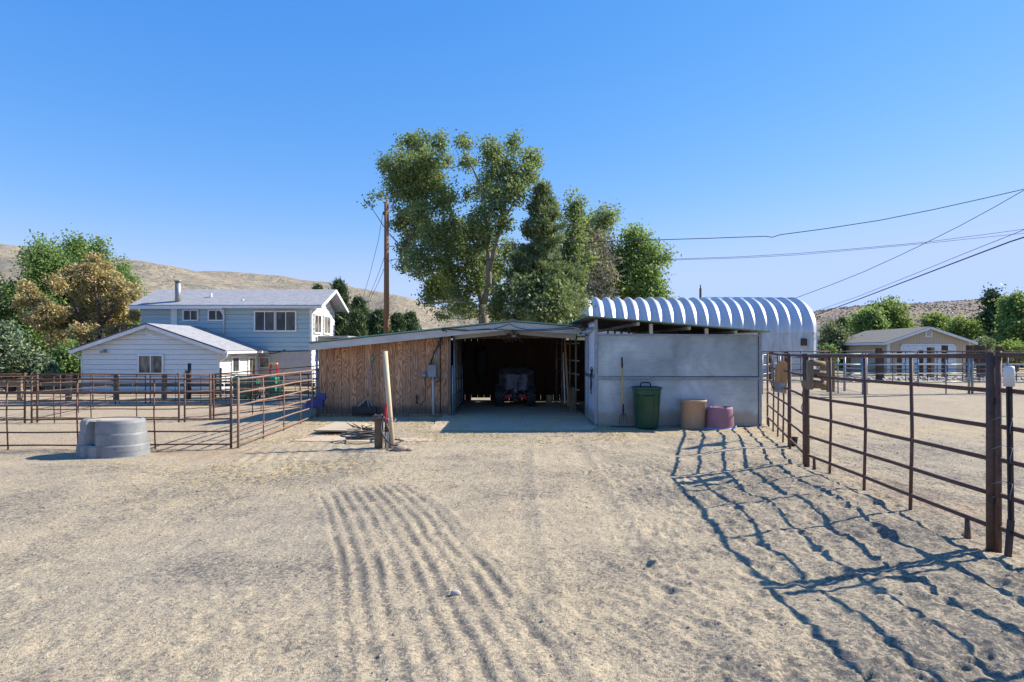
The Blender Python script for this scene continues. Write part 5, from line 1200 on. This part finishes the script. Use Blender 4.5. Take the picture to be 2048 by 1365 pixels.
for px, py, Y in ((768,835,10.28),(763,846,10.25),(762,858,10.22),(766,870,10.2),(774,882,10.15),(784,890,10.1),(796,891,10.1)): hp.append(at(px, py, Y))
def cat_(pts, n=5):
    out = []
    for i in range(len(pts)-1):
        p0, p1, p2, p3 = pts[max(i-1,0)], pts[i], pts[i+1], pts[min(i+2,len(pts)-1)]
        for k in range(n):
            t = k/n; out.append(.5*((2*p1)+(p2-p0)*t+(2*p0-5*p1+4*p2-p3)*t*t+(3*p1-p0-3*p2+p3)*t**3))
    return out+[pts[-1]]
tag(MB().path(cat_(hp), .014, 8).build('hose', M['hose']), 'dark hose looping from the hydrant to the rocks', 'hose')
coil = []; cc = Vector((xat(728,11.2), 11.25, gh(-2.65,11.25)+.05))
for k in range(150):
    a = k*.19; r = .36+.06*math.sin(k*.61)+.02*math.sin(k*.2); coil.append(cc+Vector((math.cos(a)*r*1.0+.04*math.sin(k*.05), math.sin(a)*r*.7, .012+.0007*k+.012*math.sin(k*.33))))
coil += [cc+Vector((.5,-.15,.03)), cc+Vector((.75,-.3,.02)), Vector((cx_+.2,10.6,.05))]
tag(MB().path(coil, .013, 7).build('hose_coil', M['hose']), 'coil of dark hose lying behind the well casing', 'hose')
for (px, py, r, lab) in ((818,896,.06,'small round rock at the right end of the hose'),(801,893,.10,'largest round rock by the wooden post'),(790,893,.05,'grey stone touching the post foot'),(778,889,.035,'white pebble beside the hydrant'),(808,888,.05,'flat stone behind the largest rock')):
    v = at(px, py, 10.25); rgk = np.random.default_rng(int(px)); mb = MB(); prof_ = [(0,-r*.5),(r*.7,-r*.45),(r,-r*.05),(r*.85,r*.35),(r*.4,r*.6),(0,r*.62)]
    sd1 = rgk.uniform(0, 6, 3)
    mb.lathe(prof_, (0,0,0), 14, lambda a, rr_, z: (rr_*math.cos(a)*(1.25+.12*math.sin(2*a+sd1[0])), rr_*math.sin(a)*(.9+.1*math.sin(3*a+sd1[1]))))
    o = mb.build('rock', M['rock']); o.location = (v.x, v.y, gh(v.x, v.y)+r*.3); tag(o, lab, 'rock')
v = at(911, 1190, 4.3); o = MB().lathe([(0,-.01),(.025,-.01),(.034,.0),(.028,.018),(.01,.028),(0,.028)], n=9, fn=lambda a, r, z: (r*math.cos(a)*1.15, r*math.sin(a)*(.7+.25*math.sin(2*a+1)))).build('rock', M['palerock'])
o.location = (v.x, 4.3, gh(v.x, 4.3)+.006); tag(o, 'single pale stone lying among the rake grooves', 'rock')
# plywood sheets on the ground
for (pl, lab, dz) in (([(628,863),(721,864),(735,848),(672,846)], 'pale plywood sheet lying on the dirt near the shed', .06), ([(700,856),(748,858),(750,852),(716,849)], 'second plywood piece lying behind the well casing', .03)):
    pts = []
    for px, py in pl:
        Y = (H-dz)*F/(py-HY); pts.append(Vector((xat(px,Y), Y, dz)))
    tag(MB().prism(pts, (0,0,.025)).build('plywood_sheet', M['plywood']), lab, 'plywood')
mb = MB(); rgt = np.random.default_rng(2)
for k in range(12):
    a = Vector((xat(728,12.4)+rgt.normal()*.12, 12.3+rgt.normal()*.15, .06+rgt.random()*.05)); mb.path([a, a+Vector((rgt.normal()*.1, rgt.normal()*.1, rgt.random()*.12)), a+Vector((rgt.normal()*.16, rgt.normal()*.1, -.02))], .007, 5, False)
tag(mb.build('wire_tangle', M['darksteel']), 'dark tangle of old wire on the edge of the plywood', 'wire')
# arena rake leaning on the shed wall
ar = thing('drag_rake', 'rusty triangular drag rake leaning on the plywood wall', 'rake', (xat(728,15.35), 15.35, 0))
def rp_(px, py, dy=0): v = at(px, py, 15.35); return Vector((v.x-ar.location.x, dy, v.z))
MB().b2((rp_(705,828).x, -.06, .08), (rp_(753,822).x, .02, .24)).build('rake_bar', M['darksteel'], ar)
mb = MB()
for k in range(18): x = rp_(706,0).x+(rp_(752,0).x-rp_(706,0).x)*k/17; mb.lathe([(.014,.08),(0,.01)], (x,-.03,0), 5)
mb.build('tooth', M['darksteel'], ar)
MB().prism([rp_(716,822), rp_(743,822), rp_(735,796)], (0,.02,0)).build('rake_plate', M['darksteel'], ar)
MB().beam(rp_(706,823,-.03), rp_(734,796,.02), .025, .02).beam(rp_(752,824,-.03), rp_(735,797,.0), .02, .015).beam(rp_(740,820,-.05), rp_(734,796,-.01), .02, .02).build('brace', M['galv'], ar)
MB().path([rp_(734,797,0), rp_(737,760,.06), rp_(742,722,.11)], .014, 8).build('handle', M['galv'], ar)
MB().tube(rp_(742,722,.11), rp_(743.5,712,.12), .03, 8).build('green_grip', M['green_trim'], ar)
# electrical box and conduits on wall
eb = thing('electrical_box', 'grey electrical box on the plywood wall with conduit below', 'box', (xat(865,15.45), 15.45, 0))
def ep(px, py, dy=0): v = at(px, py, 15.45); return Vector((v.x-eb.location.x, dy, v.z))
a, b_ = ep(856.5,754), ep(873,731); MB().b2((a.x,-.13,a.z), (b_.x,.05,b_.z)).build('cabinet', M['boxgrey'], eb, .006)
MB().b2((a.x-.01,-.15,b_.z-.01), (b_.x+.01,.05,b_.z+.012)).build('cabinet_lid', M['boxgrey'], eb)
MB().tube(ep(866,754,-.03), ep(867,830,-.03), .028, 12).build('conduit', M['fascia'], eb)
MB().tube(ep(873,731,-.02), ep(874,694,-.02), .017, 10).path([ep(874,694,-.02), ep(872,680,-.04), ep(877,668,-.06), ep(884,660,-.3)], .012, 8).build('upper_conduit', M['galv'], eb)
MB().path([ep(862,731,-.03), ep(868,706,-.05), ep(880,690,-.06), ep(886,670,-.1), ep(888,657,-.35)], .012, 6).path([ep(858,731,-.02), ep(872,700,-.04), ep(884,675,-.1), ep(889,657,-.35)], .01, 6).build('dark_cable', M['wireblack'], eb)
MB().path([ep(884,690,-.03), ep(887,675,-.1), ep(890,660,-.33), ep(902,671,-.2)], .012, 6).build('red_cable', M['rust'], eb)
for px, py, lab in ((849,751,'outlet_box'),(874,760,'round_box')):
    MB().lathe([(0,-.0),(.07,.0),(.075,.05),(0,.055)], (0,0,0), 16).build(lab, M['flue' if px < 860 else 'oldwood'], eb).matrix_local = Matrix.Translation(ep(px,py,.0)) @ Matrix.Rotation(math.radians(90), 4, 'X')
MB().path([ep(878,735,-.03), ep(880,742,-.05), ep(878,752,-.04), ep(873,757,-.04)], .01, 6).build('cable_loop', M['galv'], eb)
mbp = MB().path([ep(850,755,-.02), ep(852,775,-.04), ep(850,800,-.03), ep(838,815,-.03)], .008, 5); mbp.build('hanging_cord', M['wireblack'], eb)
MB().b2((ep(832,808).x,-.02,ep(0,808).z), (ep(835,790).x,.0,ep(0,790).z)).build('black_latch', M['black'], eb)
# cables along fascia
YF = 15.1
for pl, lab in (([(888,657),(900,659),(940,661),(970,660),(985,659),(1000,655),(1019,648),(1022,650),(1035,656),(1055,660),(1090,659),(1130,656),(1148,653),(1160,655)], 'black cable swagged along the shed fascia under the ridge'), ([(888,659),(930,662),(975,658),(1022,661),(1060,662),(1100,661),(1150,657)], 'lower black cable along the shed fascia')):
    tag(MB().path([at(px, py, YF) for px, py in pl], .010, 6).build('cable', M['wireblack']), lab, 'cable')
tag(MB().path([at(1150,653,15.0), at(1160,656,14.6), at(1166,664,14.5), at(1160,668,14.6)], .015, 6).path([at(1146,652,15.0), at(1165,650,14.5), at(1170,660,14.4)], .013, 6).build('cable_bundle', M['wireblack']), 'bundle of cables where shed and stall roofs meet', 'cable')
tag(MB().beam(at(1157,668,14.9), at(1192,660,13.6), .06, .06).build('gate_arm', M['sheet']), 'short galvanised bar poking out beside the stall door', 'bar')
# pitchfork
pf = thing('pitchfork', 'manure fork with yellow and black handle leaning on the stall', 'pitchfork', (xat(1244,13.45), 13.45, 0))
def fp(px, py, dy=0): v = at(px, py, 13.4); return Vector((v.x-pf.location.x, dy-.02, v.z))
MB().tube(fp(1245,826,-.12), fp(1244.5,736,-.03), .015, 10).build('handle', M['forkwood'], pf)
MB().tube(fp(1244.5,736,-.031), fp(1244.3,715,.0), .019, 10).build('grip', M['black'], pf)
MB().tube(fp(1245,826,-.12), fp(1245.3,808,-.102), .018, 10).build('ferrule', M['black'], pf)
mb = MB()
for k in range(5):
    x = (k-2)*2.0; mb.path([fp(1245.5,827,-.12), fp(1245.5+x*1.5,829,-.13), fp(1245.5+x*2.0,836,-.14), fp(1245.5+x*2.2,849,-.17)], [.008,.007,.006,.004], 6)
mb.build('tines', M['darksteel'], pf)
# green trash can
gcx, gcy = xat(1293.5,13.1), 13.12
gc = thing('trash_can', 'dark green ribbed square trash can against the stall wall', 'bin', (gcx, gcy, gh(gcx,gcy)))
def sq(a, r, z): n_ = 5; c_, s_ = math.cos(a), math.sin(a); k = (abs(c_)**n_+abs(s_)**n_)**(-1/n_); return (r*k*c_, r*k*s_*.95)
MB().lathe([(0,.02),(.20,.02),(.215,.05),(.222,.12),(.228,.13),(.262,.74),(.272,.745),(.272,.77),(.264,.775),(.266,.79),(.276,.795),(.276,.81),(.268,.815),(.285,.84),(.298,.845),(.298,.87),(.285,.872),(.27,.80),(.25,.79),(0,.78)], (0,0,0), 48, sq).build('can_body', M['green_can'], gc)
f_ = MB(); 
for x in (-.115, .115): f_.beam((x,-.228,.16), (x,-.262,.68), .012, .012)
f_.b2((-.115,-.234,.155), (.115,-.222,.168)).b2((-.115,-.268,.675), (.115,-.252,.69)).build('front_emboss', M['green_can'], gc)
MB().path([(-.11,.1,.86),(-.1,.1,.93),(-.07,.1,.955),(.07,.1,.955),(.1,.1,.93),(.11,.1,.86)], .014, 8).build('lid_handle', M['black'], gc)
MB().lathe([(0,.868),(.2,.868),(.262,.862),(.262,.85)], (0,0,0), 40, sq).build('lid', M['black'], gc)
# tan bin
bx_, by_ = xat(1388,13.05), 13.1
tb = thing('upturned_tub', 'tan plastic tub standing between green can and purple tub', 'tub', (bx_, by_, gh(bx_,by_)))
MB().lathe([(.245,.0),(.25,.01),(.258,.545),(.27,.55),(.272,.585),(.262,.592),(.25,.575),(.24,.3),(0,.3)], (0,0,0), 44, lambda a, r, z: (r*math.cos(a)*(1+.015*math.cos(2*a)), r*math.sin(a)*.92)).build('tub_body', M['tan_bin'], tb)
MB().b2((-.04,-.262,.535), (.03,-.24,.565)).build('handle_tab', M['tan_bin'], tb)
px_, py_ = xat(1442,12.9), 12.98
pb_ = thing('upturned_tub', 'faded purple tub upside down beside the tan one', 'tub', (px_, py_, gh(px_,py_)))
MB().lathe([(.292,.01),(.29,.05),(.285,.07),(.288,.08),(.282,.14),(.285,.15),(.277,.22),(.28,.23),(.27,.31),(.272,.32),(.262,.40),(.262,.435),(.25,.45),(.235,.452),(.225,.42),(0,.42)], (0,0,0), 44, lambda a, r, z: (r*math.cos(a), r*math.sin(a)*.9)).build('tub_body', M['purple'], pb_)
MB().lathe([(.28,.0),(.308,.0),(.31,.02),(.29,.03)], (0,0,0), 44, lambda a, r, z: (r*math.cos(a), r*math.sin(a)*.9)).build('rim', M['bluepale'], pb_)
MB().path([(.22,-.2,.05),(.30,-.1,.04),(.34,0,.05),(.33,.08,.02)], .014, 6).build('rope_handle', M['bluepale'], pb_)

# ================================================ ATV under cover
ay = 17.7
av = thing('quad_bike', 'black quad bike with red suspension arms under a dark cover', 'quad bike', (xat(1031,ay), ay+.32, -.02))
def tyre(x, y, r, w_, side):
    mb = MB(); rr_ = [(r*.55,-w_*.42),(r*.8,-w_*.5),(r*.95,-w_*.44),(r,-w_*.25),(r,w_*.25),(r*.95,w_*.44),(r*.8,w_*.5),(r*.55,w_*.42)]
    n_ = 32; vs = []
    for q, z in rr_:
        for j in range(n_): a = 2*math.pi*j/n_; vs.append((x+z, y+q*math.cos(a), r+q*math.sin(a)))
    mb.add(vs, [(i*n_+j, i*n_+(j+1)%n_, (i+1)*n_+(j+1)%n_, (i+1)*n_+j) for i in range(len(rr_)-1) for j in range(n_)], True)
    wh = mb.build('wheel', M['black'], av)
    tr_ = MB()
    for j in range(20):
        a = 2*math.pi*j/20
        for k, xo in enumerate((-.38, -.13, .13, .38)):
            aa = a+(k % 2)*.157; tr_.box((x+xo*w_, y+math.cos(aa)*(r+.008), r+math.sin(aa)*(r+.008)), (w_*.2,.05,.03), (aa-math.pi/2,0,0))
    tr_.build('tread_knobs', M['hose'], wh)
    MB().lathe([(0,0),(.1,.0),(.13,.03),(.14,.06)], n=16).build('rim', M['darksteel'], wh).matrix_local = Matrix.Translation((x+side*w_*.3, y, r)) @ Matrix.Rotation(math.radians(90)*side, 4, 'Y')
for s in (-1, 1):
    tyre(s*.45, 0, .31, .25, s); tyre(s*.45, 1.25, .31, .25, s)
    MB().beam((s*.1,-.05,.34), (s*.36,-.02,.26), .05, .11).build('lower_arm', M['red'], av)
    MB().beam((s*.1,.0,.5), (s*.34,.0,.36), .035, .04).build('upper_arm', M['darksteel'], av)
    MB().tube((s*.16,.0,.66), (s*.3,.02,.34), .035, 10).build('shock', M['galv'], av)
    MB().lathe([(0,0),(.05,0),(.06,.04),(0,.05)], n=12).build('headlight', M['flue'], av).matrix_local = Matrix.Translation((s*.24,-.14,.66)) @ Matrix.Rotation(math.radians(90), 4, 'X')
MB().b2((-.1,-.12,.22), (.1,1.4,.52)).b2((-.2,.2,.5), (.2,1.3,.75)).build('body', M['black'], av)
MB().path([(-.17,-.22,.6),(-.15,-.28,.42),(0,-.3,.38),(.15,-.28,.42),(.17,-.22,.6)], .016, 8).build('bumper', M['black'], av)
MB().b2((-.11,-.32,.42), (.09,-.24,.56)).build('winch', M['darksteel'], av)
mk = MB(); 
for z in (.455, .49, .525): mk.b2((-.025,-.326,z-.006), (.035,-.321,z+.006))
mk.b2((-.03,-.326,.449), (-.015,-.321,.531)); mk.build('winch_mark', M['galv'], av)
MB().tube((-.03,-.33,.3), (-.03,-.33,.42), .012, 6).build('winch_hook', M['galv'], av)
MB().beam((-.27,-.2,.63), (-.12,-.24,.60), .02, .025).build('red_stripe', M['red'], av)
# draped cover
nu, nv = 64, 40; vs = []; rgc = np.random.default_rng(6)
for i in range(nv+1):
    f = i/nv
    for j in range(nu):
        a = 2*math.pi*j/nu; c_, s_ = math.cos(a), math.sin(a); n_ = 3.2; k = (abs(c_)**n_+abs(s_)**n_)**(-1/n_)
        ph = f*math.pi/2*1.0
        if f < .5: q = math.sin(f*math.pi)**.75; z = 1.10-.10*(f*2)**2.2-.05*abs(s_*f)
        else:
            q = 1+.02*math.sin(a*9)*(f-.5)+.05*(f-.5); low = .55 if s_ < -.3 and abs(c_) < .75 else (.34 if c_ < 0 else .5)
            z = 1.0+(low-1.0)*((f-.5)*2)
        fold = 1+.035*math.sin(a*13+f*3)*f+.02*math.sin(a*23)*f+.03*float(vnoise(a*3, f*4, 1, 3))
        x = .53*q*k*c_*fold; y = .60+.86*q*k*s_*fold
        if y < .0: z -= .18*max(0, (.2-y))*(1 if f < .5 else .5)
        vs.append((x, y, z+.03*float(vnoise(x*6, y*6, 1, 8))))
fs = [(i*nu+j, (i+1)*nu+j, (i+1)*nu+(j+1)%nu, i*nu+(j+1)%nu) for i in range(nv) for j in range(nu)]
MB().add(vs, fs, True).build('cover', M['cover'], av)
# dark bag/clothes hanging on the back wall and a pale can
tag(MB().lathe([(0,2.0-.3),(.12,1.68),(.2,1.5),(.22,1.1),(.16,.8),(.08,.6),(0,.55)], (xat(963,20.0),20.0,0), 20, lambda a, r, z: (r*math.cos(a)*(1+.1*math.sin(5*a)), r*math.sin(a)*.5)).build('hanging_harness', M['black']), 'dark tack hanging on the back wall of the bay', 'tack')
tag(MB().lathe([(0,0),(.09,0),(.1,.24),(.09,.25),(0,.25)], (xat(1098,19.0),19.0,0), 14).build('feed_can', M['newpost']), 'pale can on the floor at the back right of the bay', 'can')
tag(MB().b2((xat(1143,16.0),16.6,0), (xat(1158,16.0),17.2,.62)).build('storage_crate', M['oldwood'], None, .02), 'grey crate behind the pipe panel at the right of the bay', 'crate')
# ================================================ SCATTER
def sc_pts(n_, x0, x1, y0, y1, r0, r1, seed, pw=1.6):
    rg = np.random.default_rng(seed); out = []
    while len(out) < n_:
        y = y0+(y1-y0)*rg.random()**pw; x = rg.uniform(x0, x1)
        if abs(x) > y*.86: continue
        if -1.7 < x < 1.7 and y > 12.9: continue
        out.append((x, y, gh(x, y)+.001, rg.uniform(r0, r1)*(.6+.4*y/6)))
    return out
rocks('pebbles', sc_pts(5200, -6, 6, 2.6, 9, .0025, .0065, 21, 1.3), M['palerock'], 'small pale pebbles scattered over the dirt', 'pebbles', 22)
rocks('pebbles', sc_pts(5200, -6, 6, 2.6, 9, .0025, .007, 23, 1.3), M['darksteel'], 'small dark pebbles scattered over the dirt', 'pebbles', 24)
rocks('dirt_clods', sc_pts(900, -9, 9, 3, 15, .006, .018, 25, 1.2), M['rock'], 'dirt clods scattered over the yard', 'clods', 26)
# straw
M['straw'] = simple('dry_straw', (.55,.42,.2), (.42,.30,.14), 8, .8, 0, 0)
rg = np.random.default_rng(33); cs = []
while len(cs) < 9000:
    if rg.random() < .75: x, y = rg.uniform(-5, 2.2), rg.uniform(11, 15.4)
    elif rg.random() < .6: x, y = rg.normal(-3.2, 1.3), rg.normal(8.6, .7)
    else: x, y = rg.uniform(-5, 5), rg.uniform(6.5, 12)
    if float(vnoise(x, y, .5, 70)) < -.05 and rg.random() < .8: continue
    cs.append((x, y, max(gh(x, y), 0.006 if abs(x) < 1.7 and y > 12.9 else -9)+.006))
cs = np.array(cs); n_ = len(cs); an = rg.uniform(0, 3.14, n_); ln = rg.uniform(.015, .045, n_)
d = np.stack([np.cos(an)*ln, np.sin(an)*ln, rg.normal(0, .2, n_)*ln], -1); wv_ = np.stack([-np.sin(an), np.cos(an), np.zeros(n_)], -1)*.0022; up_ = np.array([0,0,.003])
V_ = np.stack([cs-d+wv_, cs-d-wv_, cs+d-wv_, cs+d+wv_, cs-d+up_, cs+d+up_], 1).reshape(-1, 3)
ff = np.array([[0,1,4,4],[1,2,5,4],[3,0,4,5],[0,3,2,1]]); ff[0] = [0,1,4,4]
ff3 = np.array([[0,1,4],[2,3,5],[1,2,5],[1,5,4],[3,0,4],[3,4,5]])
tag(np_mesh('straw', V_, (ff3[None]+(np.arange(n_)*6)[:, None, None]).reshape(-1, 3), M['straw']), 'loose straw bits strewn before the shed', 'straw', kind='stuff')
